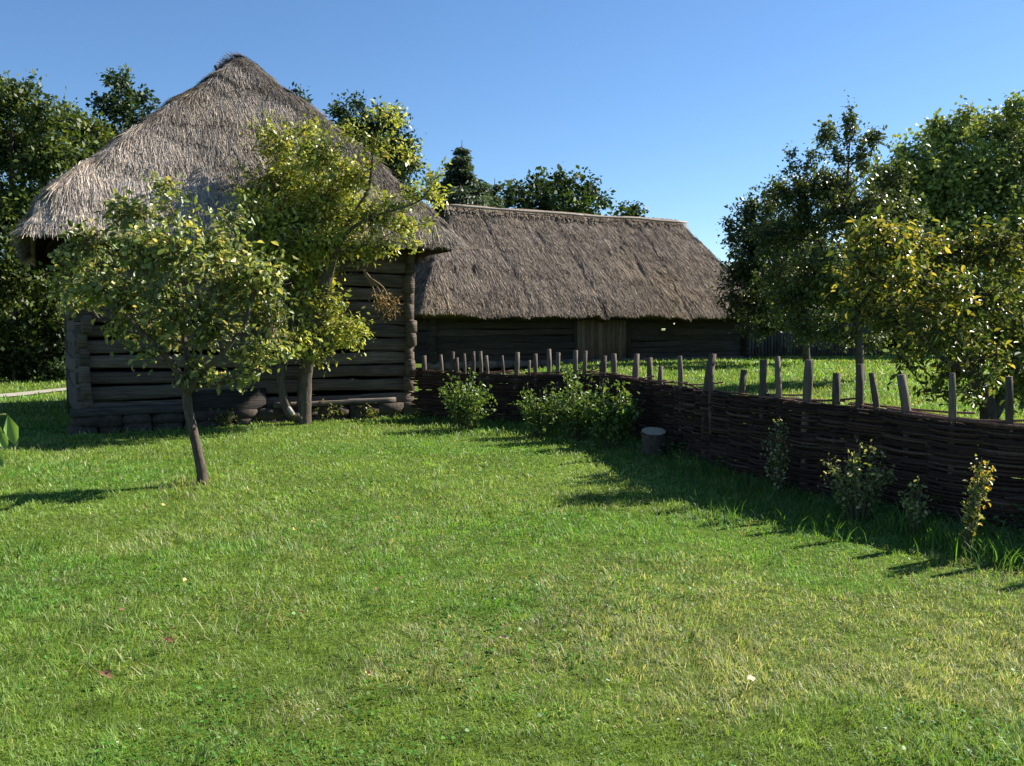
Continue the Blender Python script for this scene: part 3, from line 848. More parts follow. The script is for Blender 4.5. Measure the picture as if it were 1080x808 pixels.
tree('pear_tree', 'young leaning pear tree with glossy mottled leaves standing alone on the lawn', 'tree', b,
     [([b+(0, 0, -.05), at(213, 500, D), at(207, 470, D), at(199, 435, D), at(196, 412, D)], [.078, .056, .049, .048, .054]),
      ([at(196, 415, D), at(186, 390, D-.1), at(168, 368, D-.2), at(135, 335, D-.3), at(105, 300, D-.3)], [.05, .036, .028, .020, .01]),
      ([at(196, 415, D), at(198, 380, D+.1), at(190, 330, D+.2), at(188, 260, D+.2)], [.05, .034, .024, .01]),
      ([at(198, 414, D), at(212, 392, D-.1), at(236, 372, D-.3), at(262, 330, D-.2), at(272, 285, D)], [.045, .03, .024, .017, .01])],
     px_blobs(D, pear_b, q, 1.0, .8), leaf=.066, aspect=.62, cover=1.28, per_twig=18, cols=GREEN_PEAR, colw=[.30, .30, .22, .12, .06], seed=21, bark=(.085, .068, .054), droop=.35, tuft=.11, twig_r=.0035, twig_col=(.16, .13, .10), limb_r=.03)

# elder-like yellow-green tree against the log wall
D = 14.2; b = at(320, 450, D); b[2] = gz1(b[0], b[1])
eld = [(292, 146, 30, 20), (330, 158, 38, 28), (300, 190, 46, 30), (268, 232, 34, 36), (340, 208, 42, 32), (384, 186, 18, 20, .6), (398, 150, 20, 15, .9), (408, 126, 18, 12, .8), (428, 163, 13, 10, .9), (372, 140, 14, 14, .5),
       (394, 232, 32, 20), (428, 238, 18, 15, .9), (456, 186, 12, 13, .9), (460, 208, 14, 10, .7), (345, 256, 42, 26), (388, 258, 28, 16), (330, 290, 34, 20), (300, 260, 40, 30), (350, 342, 36, 18), (375, 350, 16, 10, .8),
       (312, 362, 28, 18), (300, 322, 32, 24), (428, 258, 18, 8, .7), (255, 200, 20, 16, .6), (320, 135, 20, 12, .7), (365, 225, 26, 22, .8), (448, 238, 10, 9, .6), (278, 290, 30, 26), (335, 375, 16, 12, .7), (415, 218, 22, 12, .8), (440, 205, 16, 12, .8), (350, 235, 36, 22), (310, 225, 36, 26), (365, 180, 24, 20, .8), (345, 318, 24, 18, .8), (365, 362, 20, 10, .8)]
def elder_extra(root, wood, crown, base):
    # pale sawn limb end low on the side stem
    m = MB(); tube(m, [at(303, 428, D-.18)-base, at(309, 437, D-.30)-base], [.036, .034], 9, (.36, .33, .28), rough=.1, seed=2); m.build('sawn_stub', M_STAKE, root)
    # dead hanging spray
    m = MB(); qq = np.random.default_rng(4)
    for P in ([(382, 283), (392, 300), (398, 318), (402, 322)], [(384, 285), (398, 303), (408, 320), (413, 330)], [(390, 293), (404, 303), (412, 318), (418, 320)]):
        pts = smooth_path([at(u, v, D-.4) for u, v in P], 10)-base; tube(m, pts, np.linspace(.016, .006, 10), 5, (.22, .15, .07))
        n = 80; pp = pts[qq.integers(5, 10, n)]+qq.normal(size=(n, 3))*.07; small_leaves(m, pp, qq.normal(size=(n, 3))+(0, 0, -.8), qq.normal(size=(n, 3)), .06, .4, np.array([[.26, .17, .06]])*(.5+.8*qq.random((n, 1))))
    m.build('dead_spray', M_DEAD, root)
YG = ((.18, .24, .045), (.28, .33, .065), (.39, .41, .085), (.50, .49, .12), (.40, .31, .09))
tree('elder_tree', 'yellow green tree with crooked forked trunk growing against the log wall', 'tree', b,
     [([b+(0, 0, -.05), at(321, 430, D), at(323, 392, D), at(331, 345, D-.1), at(344, 300, D-.2), at(350, 276, D-.2), at(366, 240, D-.2), at(388, 200, D-.2), at(393, 165, D-.2)], [.15, .125, .115, .105, .10, .075, .045, .03, .015]),
      ([b+(-.04, -.05, .12), at(306, 436, D-.15), at(298, 415, D-.2), at(296, 385, D-.25), at(303, 340, D-.2), at(292, 290, D), at(285, 235, D)], [.10, .085, .07, .06, .05, .035, .015]),
      ([at(346, 295, D-.2), at(356, 262, D-.5), at(372, 240, D-.6), at(402, 226, D-.6), at(440, 213, D-.5), at(456, 196, D-.5)], [.06, .04, .028, .02, .014, .008]),
      ([at(342, 302, D-.2), at(338, 255, D), at(325, 205, D+.1), at(305, 165, D+.2)], [.06, .045, .03, .012])],
     px_blobs(D-.2, eld, q, .8, .5), leaf=.085, aspect=.45, cover=1.45, per_twig=28, cols=YG, colw=[.28, .3, .24, .13, .05], seed=31, bark=(.095, .078, .06), big=False, droop=.25, tuft=.16, twig_r=.005, limb_r=.035, extra=elder_extra, mat=M_LEAF)

# big-leaved yellowing tree behind the fence on the right
D = 10.9; b = at(1046, 482, D); b[2] = gz1(b[0], b[1])
YT = ((.06, .095, .02), (.095, .14, .026), (.20, .21, .04), (.36, .31, .07))
wal = [(955, 258, 42, 22, 1, 0.27), (1010, 268, 46, 28, 1, 0.21), (925, 292, 30, 30, 1, 0.27), (1062, 262, 42, 30, 1, 0.15), (975, 305, 46, 30, 1, 0.24), (1035, 315, 46, 32, 1, 0.09), (930, 335, 26, 22, 1, 0.18), (990, 350, 44, 24, 1, 0.06), (1060, 355, 42, 32, 1, 0.03),
       (1005, 388, 36, 18, .8, 0.03), (1065, 405, 30, 22, 1, 0.02), (1110, 320, 44, 50, 1, 0.06), (1110, 400, 40, 40, .8, 0.03), (985, 412, 18, 10, .8, 0.03), (1025, 418, 16, 12, .7, 0.03), (905, 268, 18, 14, .8, 0.30), (905, 320, 14, 14, .8, 0.18), (1160, 340, 40, 60, 1, 0.06), (915, 250, 22, 14, 1, .3), (890, 285, 14, 14, .8, .25), (950, 378, 22, 14, .6, 0.06)]
tree('walnut_tree', 'low spreading tree with large yellowing leaves behind the right end of the wattle fence', 'tree', b,
     [([b+(0, 0, -.05), at(1042, 430, D), at(1030, 400, D), at(1015, 370, D), at(1010, 320, D)], [.12, .1, .085, .06, .03]),
      ([at(1046, 440, D), at(1066, 400, D+.1), at(1080, 350, D+.2), at(1090, 300, D+.2)], [.08, .06, .045, .02]),
      ([at(1030, 400, D), at(990, 375, D-.3), at(955, 335, D-.4), at(930, 300, D-.4)], [.042, .03, .02, .01])],
     px_blobs(D, wal, q, .8, .6)+px_blobs(9.8, [(912, 252, 20, 16, 1, .3), (926, 243, 24, 14, 1, .3), (940, 262, 30, 20, 1, .2), (903, 272, 16, 16, 1, .25), (915, 285, 22, 18, 1, .2), (960, 318, 30, 22, .8, .15), (1000, 345, 34, 22, .8, .08), (1040, 375, 30, 22, .8, .05), (1005, 300, 34, 22, .8, .12), (1030, 405, 26, 14, .7, .03), (960, 290, 26, 18, .8, .2)], q, 1.0, .3), leaf=.088, aspect=.44, cover=1.15, per_twig=14, cols=YT, colw=[.36, .36, .25, .03], seed=41, bark=(.07, .058, .047), droop=.45, tuft=.2, twig_r=.006, limb_r=.04)

# old pear with upright sprigs
D = 23; b = at(908, 415, D); b[2] = gz1(b[0], b[1])
DG = ((.055, .085, .026), (.08, .115, .033), (.11, .145, .04), (.17, .185, .055))
op = [(880, 196, 40, 24), (842, 176, 18, 9, .8), (830, 160, 9, 8, .6), (900, 225, 48, 34), (850, 238, 36, 30), (932, 262, 44, 36), (862, 288, 48, 34), (905, 312, 48, 32), (838, 318, 34, 30), (935, 205, 24, 26, .8), (878, 352, 38, 16, .8), (845, 345, 30, 18, .8),
      (870, 140, 5, 22, 2.2), (896, 132, 5, 24, 2.2), (923, 148, 5, 20, 2.2), (884, 165, 10, 16, 1), (910, 165, 14, 18, 1), (858, 165, 8, 14, .9), (935, 330, 26, 30, .8), (920, 362, 20, 14, .6), (822, 205, 26, 20, .8), (945, 182, 22, 20, .8), (955, 232, 28, 30), (838, 205, 26, 22, .8), (862, 205, 30, 26), (815, 250, 26, 30), (815, 290, 26, 26)]
tree('old_pear_tree', 'tall dark green fruit tree with upright sprigs on top beyond the wattle fence', 'tree', b,
     [([b+(0, 0, -.05), at(907, 390, D), at(905, 350, D), at(900, 290, D), at(893, 230, D), at(896, 150, D)], [.14, .11, .10, .085, .06, .015]),
      ([at(904, 330, D), at(880, 290, D), at(858, 240, D)], [.08, .06, .03]), ([at(902, 300, D), at(925, 262, D), at(938, 215, D)], [.07, .05, .02])],
     px_blobs(D, op, q, .85, .6), leaf=.10, aspect=.6, cover=1.55, per_twig=26, cols=DG, colw=[.34, .36, .24, .06], seed=51, bark=(.08, .07, .06), big=False, tuft=.14, twig_r=.008, limb_r=.05, droop=.35)

D = 31; b = at(851, 394, D); b[2] = gz1(b[0], b[1])
dk = [(792, 226, 26, 18), (815, 215, 20, 13, .8), (800, 258, 36, 32), (785, 292, 26, 28), (828, 250, 30, 30), (800, 322, 34, 26), (835, 300, 40, 34), (848, 340, 36, 22), (775, 250, 12, 16, .6), (792, 345, 22, 13, .8), (772, 318, 14, 16, .7), (860, 270, 30, 30), (766, 232, 8, 8, .5)]
tree('dark_round_tree', 'dark rounded tree overlapping the right end of the long thatched roof', 'tree', b,
     [([b+(0, 0, -.05), at(850, 365, D), at(846, 320, D), at(830, 270, D)], [.14, .12, .1, .05]), ([at(847, 335, D), at(815, 300, D), at(800, 255, D)], [.09, .07, .03])],
     px_blobs(D, dk, q, .9, .8), leaf=.14, aspect=.55, cover=1.9, per_twig=30, cols=((.036, .062, .020), (.05, .08, .023), (.07, .105, .028)), seed=61, bark=(.08, .07, .06), big=False, tuft=.2, twig_r=.012, limb_r=.05)

D = 40; b = at(1030, 400, D); b[2] = gz1(b[0], b[1])
lg = [(1000, 148, 40, 26), (1046, 140, 34, 28), (962, 172, 30, 26), (1000, 205, 52, 40), (1060, 200, 46, 46), (1074, 116, 18, 16), (948, 225, 36, 36), (1110, 160, 40, 50), (1150, 200, 50, 60), (930, 195, 14, 18, .7), (1020, 260, 60, 40), (960, 290, 50, 40), (1100, 270, 50, 50), (1060, 330, 60, 40), (980, 340, 50, 30), (1140, 320, 50, 50), (985, 130, 10, 10, .8), (1020, 122, 12, 10, .8), (985, 240, 50, 40), (940, 255, 40, 40), (1085, 235, 46, 44), (1030, 180, 50, 34), (930, 190, 22, 26), (965, 205, 36, 30), (915, 240, 30, 30), (1078, 165, 30, 40), (975, 195, 30, 26)]
tree('maple_tree', 'tall light green tree standing farthest back at the right edge', 'tree', b,
     [([b+(0, 0, -.05), at(1030, 350, D), at(1028, 270, D), at(1030, 180, D)], [.3, .25, .2, .06])],
     px_blobs(D, lg, q, .9, .8), leaf=.2, aspect=.7, cover=2.5, per_twig=28, cols=((.15, .21, .06), (.20, .26, .07), (.25, .31, .085), (.32, .34, .10)), colw=[.3, .36, .28, .06], seed=71, bark=(.1, .09, .08), big=False, tuft=.32, twig_r=.015, limb_r=.06, mat=M_LEAF_DULL)

# woods to the left
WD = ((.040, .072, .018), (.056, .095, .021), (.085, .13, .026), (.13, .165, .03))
def wood_tree(name, label, D, tu, tv, items, seed, leaf=.155, n=2.3, cols=WD, group='trees in the dark wood left of the log barn', r=.2, colw=None, tuft=.27):
    b = at(tu, tv, D); b[2] = gz1(b[0], b[1])
    hi = min(i[1] for i in items); cu = sum(i[0] for i in items)/len(items)
    return tree(name, label, 'tree', b, [([b+(0, 0, -.05), at(tu, tv-60, D), at((tu+cu)/2, (tv+hi)/2, D), at(cu, hi+14, D)], [r, r*.85, r*.6, r*.15])],
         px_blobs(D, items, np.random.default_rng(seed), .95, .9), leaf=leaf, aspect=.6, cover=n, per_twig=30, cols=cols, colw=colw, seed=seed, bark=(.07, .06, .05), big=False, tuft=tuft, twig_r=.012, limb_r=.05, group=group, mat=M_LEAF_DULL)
wood_tree('linden_tree', 'broad dark linden filling the left edge of the photo', 26, 20, 402, [(10, 108, 34, 26), (40, 122, 26, 20), (-30, 120, 40, 36), (5, 160, 50, 40), (50, 170, 36, 36), (-40, 200, 50, 60), (20, 225, 50, 46), (0, 290, 50, 46), (50, 260, 34, 44), (-40, 300, 50, 60), (30, 330, 40, 30), (0, 355, 36, 24), (55, 320, 26, 36), (-5, 88, 20, 14)], 81)
wood_tree('ash_tree', 'yellow tinged dark tree between the linden and the left roof slope', 30, 85, 398, [(70, 128, 26, 22), (92, 140, 20, 18), (75, 165, 32, 30), (105, 175, 28, 26), (85, 205, 36, 34), (60, 240, 34, 40), (100, 245, 34, 40), (75, 300, 40, 46), (110, 310, 34, 40), (80, 350, 40, 24), (130, 200, 26, 30), (50, 370, 30, 12), (105, 148, 18, 16), (118, 160, 20, 18), (125, 180, 20, 20)], 82, cols=((.045, .08, .018), (.068, .11, .022), (.11, .15, .026), (.19, .21, .03)), colw=[.3, .32, .26, .12])
wood_tree('poplar_tree', 'slender dark tree top showing above the left slope of the log barn roof', 36, 128, 396, [(128, 88, 15, 17), (112, 108, 16, 18), (146, 100, 11, 14, .9), (130, 120, 24, 20), (150, 130, 14, 18), (120, 150, 28, 28), (150, 165, 26, 26), (130, 200, 36, 40), (130, 270, 36, 46), (115, 82, 5, 10, 1), (158, 112, 6, 8, 1)], 83, leaf=.2, n=1.8, cols=((.022, .046, .018), (.032, .060, .02), (.045, .078, .022)))
wood_tree('hornbeam_tree', 'dense dark tree filling the gap beside the left barn corner', 33, 45, 396, [(30, 250, 40, 40), (70, 280, 40, 50), (20, 310, 40, 40), (60, 345, 40, 28), (10, 360, 40, 18), (100, 330, 40, 40), (35, 372, 26, 12, .8)], 84)
wood_tree('birch_tree', 'dark tree farther left in the wood', 30, -90, 398, [(-90, 100, 50, 40), (-120, 170, 60, 60), (-70, 180, 50, 60), (-100, 260, 60, 60), (-70, 330, 50, 40)], 85, n=2.0)
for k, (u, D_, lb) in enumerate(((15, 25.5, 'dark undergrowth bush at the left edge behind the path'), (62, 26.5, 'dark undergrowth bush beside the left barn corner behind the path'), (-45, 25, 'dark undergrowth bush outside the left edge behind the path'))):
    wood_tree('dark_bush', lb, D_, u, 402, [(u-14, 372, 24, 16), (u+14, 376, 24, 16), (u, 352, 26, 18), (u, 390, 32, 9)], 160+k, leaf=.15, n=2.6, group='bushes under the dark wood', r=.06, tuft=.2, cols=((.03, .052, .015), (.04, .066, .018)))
BG = 'trees behind the barns'
wood_tree('hornbeam_tree', 'dark leafy tree top rising behind the right slope of the log barn roof', 36, 395, 392, [(362, 118, 16, 14), (352, 138, 14, 16), (385, 135, 26, 22), (412, 128, 20, 18), (425, 152, 18, 22), (395, 165, 36, 28), (420, 185, 26, 26), (350, 165, 22, 26), (400, 220, 40, 40), (378, 108, 9, 8, .8), (436, 172, 8, 14, .7), (395, 280, 36, 40)], 86, n=2.3, group=BG, cols=((.022, .046, .016), (.032, .060, .018), (.048, .082, .02)))
wood_tree('oak_tree', 'wide low rounded oak crown showing above the long barn ridge', 50, 590, 378, [(548, 200, 18, 12), (572, 195, 24, 13), (600, 192, 24, 11), (622, 203, 18, 12), (560, 215, 34, 16), (605, 215, 36, 16), (637, 214, 9, 7), (590, 240, 60, 22), (590, 280, 50, 30), (536, 212, 10, 9)], 87, leaf=.3, n=2.4, group=BG, tuft=.5, cols=((.024, .05, .014), (.036, .066, .017), (.055, .09, .02)))
wood_tree('oak_tree', 'small distant tree top peeping over the right part of the long barn ridge', 60, 668, 372, [(658, 219, 9, 5), (672, 221, 9, 5), (664, 228, 16, 8), (668, 250, 20, 16), (668, 290, 20, 30)], 88, leaf=.34, n=2.4, group=BG, tuft=.5, cols=((.024, .05, .014), (.036, .066, .017), (.055, .09, .02)))
wood_tree('thuja_tree', 'tip of a tree showing just over the right roof edge near the peak', 32, 312, 392, [(310, 98, 6, 6), (316, 112, 12, 12), (322, 150, 22, 30), (320, 220, 26, 40)], 89, leaf=.18, n=2.3, group=BG, cols=((.022, .046, .016), (.032, .060, .018), (.048, .082, .02)))

def spruce(label, u, vtop, vbase, D, halfw_px, seed):
    q = np.random.default_rng(seed)
    b = at(u, vbase, D); b[2] = gz1(b[0], b[1]); top = at(u, vtop, D)[2]; Hh = top-b[2]
    root = thing('spruce_tree', label, 'tree', b, 0, 'trees behind the barns')
    wood, crown = MB(), MB()
    tube(wood, [(0, 0, -.05), (0.02, 0, Hh*.5), (0, 0, Hh)], [.22, .13, .015], 7, (.08, .065, .05))
    hw = halfw_px*D/F_PX
    z = Hh*.12
    while z < Hh*.985:
        f = 1-z/Hh; rad = hw*2.1*f**.92*(.75+.45*q.random())
        for a in np.arange(6)*2*math.pi/6+q.random()*6:
            a += .3*q.normal(); rl = rad*(.4+.85*q.random()); dr = np.array([math.cos(a), math.sin(a), 0])
            zj = z+.3*(q.random()-.5); up = .15*q.normal()
            P = smooth_path([(0, 0, zj), dr*rl*.5+(0, 0, zj+(up-.12)*rl), dr*rl+(0, 0, zj+(up-.32)*rl)], 8)
            tube(wood, P, np.linspace(.03, .006, 8), 4, (.08, .065, .05), cap=False)
            n = int(70+230*rl); f2 = q.random(n)**.8; ii = np.minimum((f2*7).astype(int), 6)
            pos = P[ii]+(P[ii+1]-P[ii])*(f2*7-ii)[:, None]
            side = np.cross(dr, (0, 0, 1)); s = q.normal(size=n)*.5; pos = pos+np.stack([.07*q.normal(size=n), .07*q.normal(size=n), -.5*rl*q.random(n)**1.5-.1*q.random(n)], 1)+side[None]*(s*.22*rl)[:, None]
            d = dr[None]*.7+side[None]*s[:, None]*1.6+np.stack([.3*q.normal(size=n), .3*q.normal(size=n), -.8*q.random(n)], 1)
            c = np.array([[.075, .115, .07]])*(.5+.9*q.random((n, 1)))
            small_leaves(crown, pos, d, q.normal(size=(n, 3))+(0, 0, .6), .16+.22*q.random(n)*min(1, rl), .3, c)
        z += .34+.2*f
    wood.build('trunk', M_BARK, root, smooth=True); crown.build('crown', M_LEAF_DULL, root)
spruce('taller pointed spruce behind the barns where the two thatched roofs meet', 488, 148, 380, 44, 62, 91)
spruce('shorter spruce tucked beside the taller spruce above the long barn ridge', 522, 188, 380, 47, 36, 92)

def far_wood():
    q = np.random.default_rng(99); mb = MB(); n = 60000
    u = -500+2100*q.random(n); keep = ~((u > 672) & (u < 765)); u = u[keep]; n = len(u)
    D = 72+22*q.random(n); x = (u-CX)/F_PX*D
    hmax = 6.5+2.5*fbm(x*.12, D*.12, seed=71)+1.2*noise(x*.5, D*.3, seed=72)
    z = .2+hmax*np.sqrt(q.random(n))
    c = np.array([[.03, .052, .017]])*(.6+.8*q.random((n, 1)))
    small_leaves(mb, np.stack([x, D, z+gz(x, D)], 1), q.normal(size=(n, 3)), q.normal(size=(n, 3)), .5+.5*q.random(n), .6, c)
    tag(mb.build('far_wood', M_LEAF_DULL), 'dark distant belt of trees closing the view behind everything', kind='stuff')
far_wood()

# ------------------------------------------------------------------ shrubs by the fence
def shrub(name, label, u, v, w_px, h_px, seed, stems=26, per=46, leaf=.055, cols=((.075, .14, .03), (.11, .19, .04), (.16, .23, .055)), aspect=.6, lean=0.0, group=None, stem_col=(.10, .085, .05), stemr=.006, from_frac=.25, splay=1.0):
    q = np.random.default_rng(seed); b = on_ground(u, v); D = b[1]; b[2] = gz1(b[0], b[1])
    Hh = h_px*D/F_PX; Wd = w_px*D/F_PX/2
    root = thing(name, label, 'shrub', b, 0, group)
    wood, crown = MB(), MB(); cols = np.asarray(cols)
    for k in range(stems):
        a = q.random()*2*math.pi; r = math.sqrt(q.random())
        tip = np.array([math.cos(a)*r*Wd+lean*Hh, math.sin(a)*r*Wd*.7*splay, Hh*(1-.45*r*r)*(.7+.35*q.random())])
        st = np.array([math.cos(a)*r*Wd*.25, math.sin(a)*r*Wd*.2, -.03])
        P = smooth_path([st, st*.5+tip*.45+(0, 0, .08*Hh), tip], 9)
        tube(wood, P, np.linspace(stemr, stemr*.4, 9), 4, stem_col, cap=False)
        n = per; f = from_frac+(1-from_frac)*q.random(n); ii = np.minimum((f*8).astype(int), 7)
        pos = P[ii]+(P[ii+1]-P[ii])*(f*8-ii)[:, None]+q.normal(size=(n, 3))*leaf*.7
        d = q.normal(size=(n, 3))+np.array([0, 0, .25]); nr = q.normal(size=(n, 3))*.7+np.array([0, 0, 1.2])
        c = cols[q.integers(0, len(cols), n)]*(.7+.6*q.random((n, 1)))
        leaves(crown, pos, d, nr, leaf*(.6+.7*q.random(n)), aspect, c)
    wood.build('stem', M_BARK, root); crown.build('foliage', M_LEAF, root)
    return root
G1 = 'leafy bushes in front of the wattle fence'
shrub('currant_bush', 'dim green bush at the left end of the wattle fence near the barn corner', 489, 455, 72, 66, 101, group=G1, leaf=.06)
shrub('currant_bush', 'low pale leaved bush at the left side of the bright bush pair', 572, 460, 60, 62, 102, group=G1, leaf=.055, stems=20)
shrub('currant_bush', 'tallest leafy bush of the middle group reaching above the fence top', 605, 464, 70, 76, 103, group=G1, leaf=.06)
shrub('currant_bush', 'bright broad leaved bush just left of the cut stump', 645, 471, 66, 74, 104, group=G1, leaf=.07)
G2 = 'thin twiggy saplings in front of the wattle fence'
PALE = ((.16, .21, .055), (.26, .29, .10), (.40, .38, .18), (.10, .15, .04))
shrub('fence_sapling', 'slim upright leafy sapling below the widest fence stake', 820, 524, 24, 98, 111, group=G2, stems=9, per=40, leaf=.038, cols=PALE, splay=.7)
shrub('fence_sapling', 'widest pale leaved sapling between the slim one and the right edge', 905, 550, 78, 102, 112, group=G2, stems=22, per=38, leaf=.036, cols=PALE, splay=.7)
shrub('fence_sapling', 'short sparse sapling just right of the widest sapling', 963, 564, 36, 78, 113, group=G2, stems=8, per=30, leaf=.034, cols=PALE, splay=.7)
shrub('fence_sapling', 'yellow leaved sapling leaning right with tall grass at its foot', 1018, 586, 40, 116, 114, group=G2, stems=11, per=44, leaf=.034, cols=PALE+((.40, .30, .05),), lean=.14, splay=.7)
G3 = 'weeds along the foot of the log wall'
for k, (u, v, w_, h_, lb) in enumerate(((272, 448, 34, 22, 'low weed at the log wall foot left of the forked tree'), (345, 446, 30, 24, 'low weed with arching leaves right of the forked tree foot'), (385, 444, 36, 20, 'low weed at the wall foot near the pale sill beam end'), (236, 452, 26, 18, 'smallest weed at the wall foot beside the dark hatch'))):
    shrub('nettle_plant', lb, u, v, w_, h_, 121+k, group=G3, stems=10, per=14, leaf=.07, cols=((.09, .13, .035), (.14, .16, .05), (.2, .19, .08)), from_frac=.1)

# leafy shoot at the left edge, close to the camera
def near_shoot():
    D = 2.4; q = np.random.default_rng(9)
    b = np.array([at(-46, 460, D)[0], D, 0.0]); b[2] = gz1(b[0], b[1])
    root = thing('leafy_shoot', 'close bright green leafy shoot poking in at the left edge', 'plant', b)
    wood, crown = MB(), MB()
    P = smooth_path([(0, 0, -.03), (.02, .02, .6), (-.01, .0, 1.1), (.0, 0, 1.45)], 14); tube(wood, P, np.linspace(.012, .004, 14), 6, (.12, .11, .05))
    C = []
    for (u0, v0, u1, v1, sz, asp, tn) in ((-22, 442, 6, 437, .0, 0, 0), (8, 437, 16, 470, .09, .42, 1), (-4, 452, 7, 474, .075, .5, 1.1), (-8, 446, 2, 462, .06, .5, .8), (-12, 468, 3, 492, .07, .5, .9), (-25, 430, -8, 410, .09, .5, 1), (-40, 470, -22, 500, .1, .5, 1)):
        p0, p1 = at(u0, v0, D)-b, at(u1, v1, D)-b
        if sz == 0: tube(wood, smooth_path([(0, 0, p0[2]-.02), p0, p1], 8), np.linspace(.006, .003, 8), 5, (.13, .15, .05)); continue
        leaves(crown, np.array([p0]), np.array([p1-p0]), np.array([[.35, -.8, .5]]), np.array([np.linalg.norm(p1-p0)]), asp, np.array([[.19, .32, .07]])*tn, .2)
    for k in range(30):
        z = .3+1.1*q.random(); p = np.array([np.interp(z, P[:, 2], P[:, 0]), 0, z]); a = 1.8+2.6*q.random()
        leaves(crown, p[None], np.array([[math.cos(a), math.sin(a), .1]]), np.array([[0, -.2, 1.]]), np.array([.08]), .5, np.array([[.09, .18, .035]]), .2)
    wood.build('stem', M_BARK, root); crown.build('foliage', M_LEAF, root)
near_shoot()

# ------------------------------------------------------------------ stump
def stump():
    b = on_ground(689, 482); b[2] = gz1(b[0], b[1]); D = b[1]; h = 27*D/F_PX; r = 13.5*D/F_PX
    root = thing('stump', 'short upright sawn log with pale cut top standing before the wattle fence', 'stump', b)
    mb = MB(); tube(mb, [(0, 0, -.04), (.0, 0, .06), (.005, 0, h*.6), (.0, 0, h)], [r*1.06, r, r*.96, r*.98], 18, (.075, .06, .047), cap=False, rough=.1, seed=5, colvar=.2)
    mb.V[-1][-18:, 2] += (.035/.97)*mb.V[-1][-18:, 1]/r; mb.build('bark', M_BARK, root, smooth=True)
    mb = MB(); th = np.arange(24)/24*2*math.pi; V = [[0, 0, h+.003]]; C = [[.40, .30, .2]]
    for k in (.35, .7, .97):
        for t in th: V.append([r*.97*k*math.cos(t), r*.97*k*math.sin(t), h+.002+.035*k*math.sin(t)]); C.append([.42-.06*k, .33-.05*k, .22-.04*k])
    j = np.arange(24); kx = (j+1) % 24
    mb.add(V, [np.stack([0*j, 1+j, 1+kx], -1), np.concatenate([np.stack([1+o+j, 25+o+j, 25+o+kx, 1+o+kx], -1) for o in (0, 24)])], np.array(C))
    mb.build('cut_top', M_STAKE, root)
stump()

# ------------------------------------------------------------------ paling fence in the shade far right
def paling():
    q = np.random.default_rng(13)
    a = at(778, 384, 35.2); c = at(928, 388, 38.0)
    a[2] = gz1(a[0], a[1]); c[2] = gz1(c[0], c[1]); L = np.linalg.norm((c-a)[:2]); ang = math.atan2(c[1]-a[1], c[0]-a[0])
    t = thing('paling_fence', 'dark upright paling fence in shade right of the long barn', 'fence', a, ang)
    mb = MB(); x = 0
    while x < L:
        wd = .11+.03*q.random(); h = 1.35+.12*q.random()
        box(mb, (x, -.015, .04), (x+wd, .012, h), np.array([.085, .075, .066])*(.6+.7*q.random()), .015); x += wd+.03
    mb.build('palings', M_BOARD, t)
    for z in (.35, 1.1):
        m1 = MB(); box(m1, (0, .015, z), (L, .07, z+.09), (.08, .07, .06)); m1.build('rail', M_BOARD, t)
    for k in range(5):
        m1 = MB(); box(m1, (k*L/4-.06, .074, 0), (k*L/4+.06, .19, 1.45), (.075, .065, .056), .01); m1.build('post', M_BOARD, t)
paling()

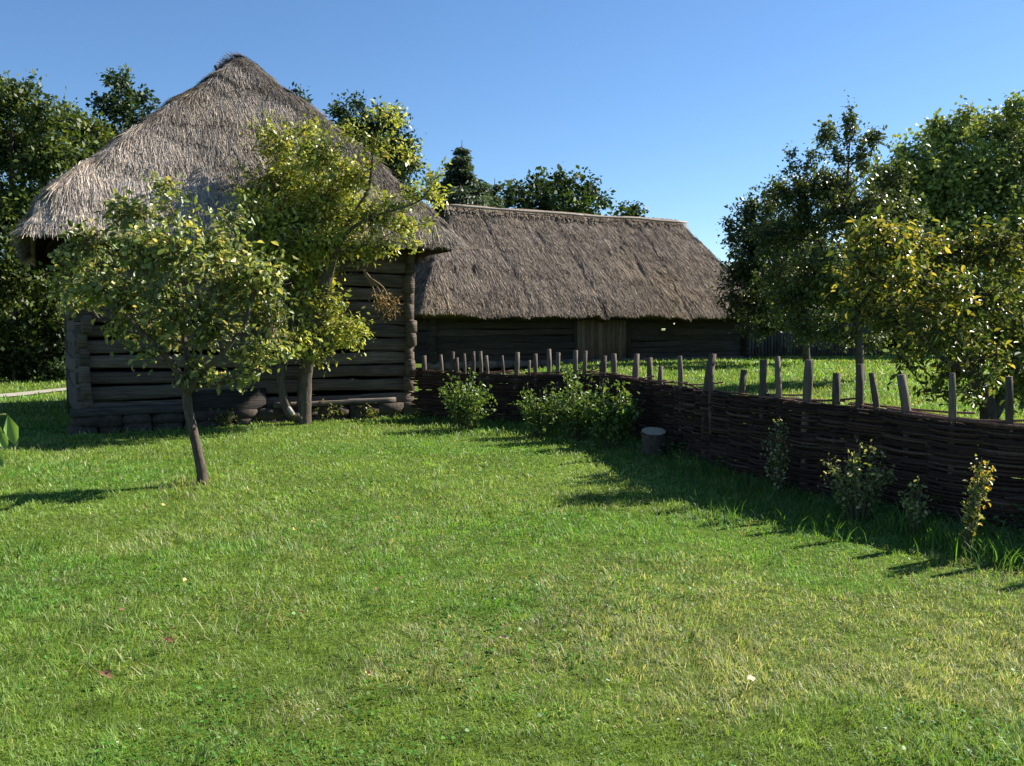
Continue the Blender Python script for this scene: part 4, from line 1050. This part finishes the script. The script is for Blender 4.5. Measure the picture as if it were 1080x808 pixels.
# shadowed bushes behind the paling fence
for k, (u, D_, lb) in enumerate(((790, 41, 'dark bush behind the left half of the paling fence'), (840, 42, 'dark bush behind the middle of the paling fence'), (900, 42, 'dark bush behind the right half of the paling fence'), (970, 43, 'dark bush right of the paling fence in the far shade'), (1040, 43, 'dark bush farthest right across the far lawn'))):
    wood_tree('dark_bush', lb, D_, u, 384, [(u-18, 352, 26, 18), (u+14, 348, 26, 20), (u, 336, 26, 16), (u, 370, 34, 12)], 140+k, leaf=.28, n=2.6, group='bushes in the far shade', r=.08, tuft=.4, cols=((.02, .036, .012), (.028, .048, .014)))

# ------------------------------------------------------------------ fallen leaves on the lawn
def fallen():
    q = np.random.default_rng(19)
    def one(u, v, size, col, label, group=None):
        b = on_ground(u, v, .05); b[2] = gz1(b[0], b[1])+.055
        mb = MB(); a = q.random()*6.28
        th = np.array([0, .5, 1.1, 1.8, 2.5, 3.14, 3.78, 4.48, 5.18, 5.78]); rr = np.array([1, .62, .72, .6, .66, .8, .66, .6, .72, .62])*size*.5
        V = [[0, 0, .003]]+[[rr[i]*math.cos(t), rr[i]*.75*math.sin(t), .006+.25*abs(math.sin(t))*size*.5+.1*size*q.normal()*.5] for i, t in enumerate(th)]
        j = np.arange(10); mb.add(np.array(V), np.stack([0*j, 1+j, 1+(j+1) % 10], -1), np.asarray(col))
        o = mb.build('fallen_leaf', M_DEAD); o.location = [float(x) for x in b]; o.rotation_euler = (.5*q.normal()*.5-.25, .3*q.normal(), a)
        tag(o, label, 'leaf', group)
    g = 'fallen leaves on the lawn'
    one(532, 670, .07, (.50, .41, .25), 'pale curled fallen leaf on the grass near the middle', g)
    one(792, 713, .07, (.52, .44, .29), 'pale fallen leaf on the grass at the lower right', g)
    one(112, 711, .085, (.20, .12, .06), 'largest brown fallen leaf standing up in the lower left grass', g)
    one(387, 706, .045, (.55, .36, .16), 'tan fallen leaf on the grass between the brown and the pale one', g)
    one(178, 676, .07, (.24, .11, .06), 'reddish fallen leaf among bleached long grass', g)
    sm = 'small yellow fallen leaf scattered on the lawn around the young pear tree'
    for (u, v) in ((172, 533), (262, 516), (271, 527), (310, 558), (330, 548), (308, 555), (355, 536), (234, 545), (195, 615), (420, 545), (462, 543), (300, 530)):
        one(u, v, .055, (.55, .42, .16), sm, g)
    rd = 'small red brown fallen leaf lying in the near lawn grass'
    for (u, v) in ((83, 643), (318, 646), (396, 622), (128, 645), (182, 664), (421, 610), (152, 535), (315, 515)):
        one(u, v, .045, (.17, .10, .055), rd, g)
fallen()
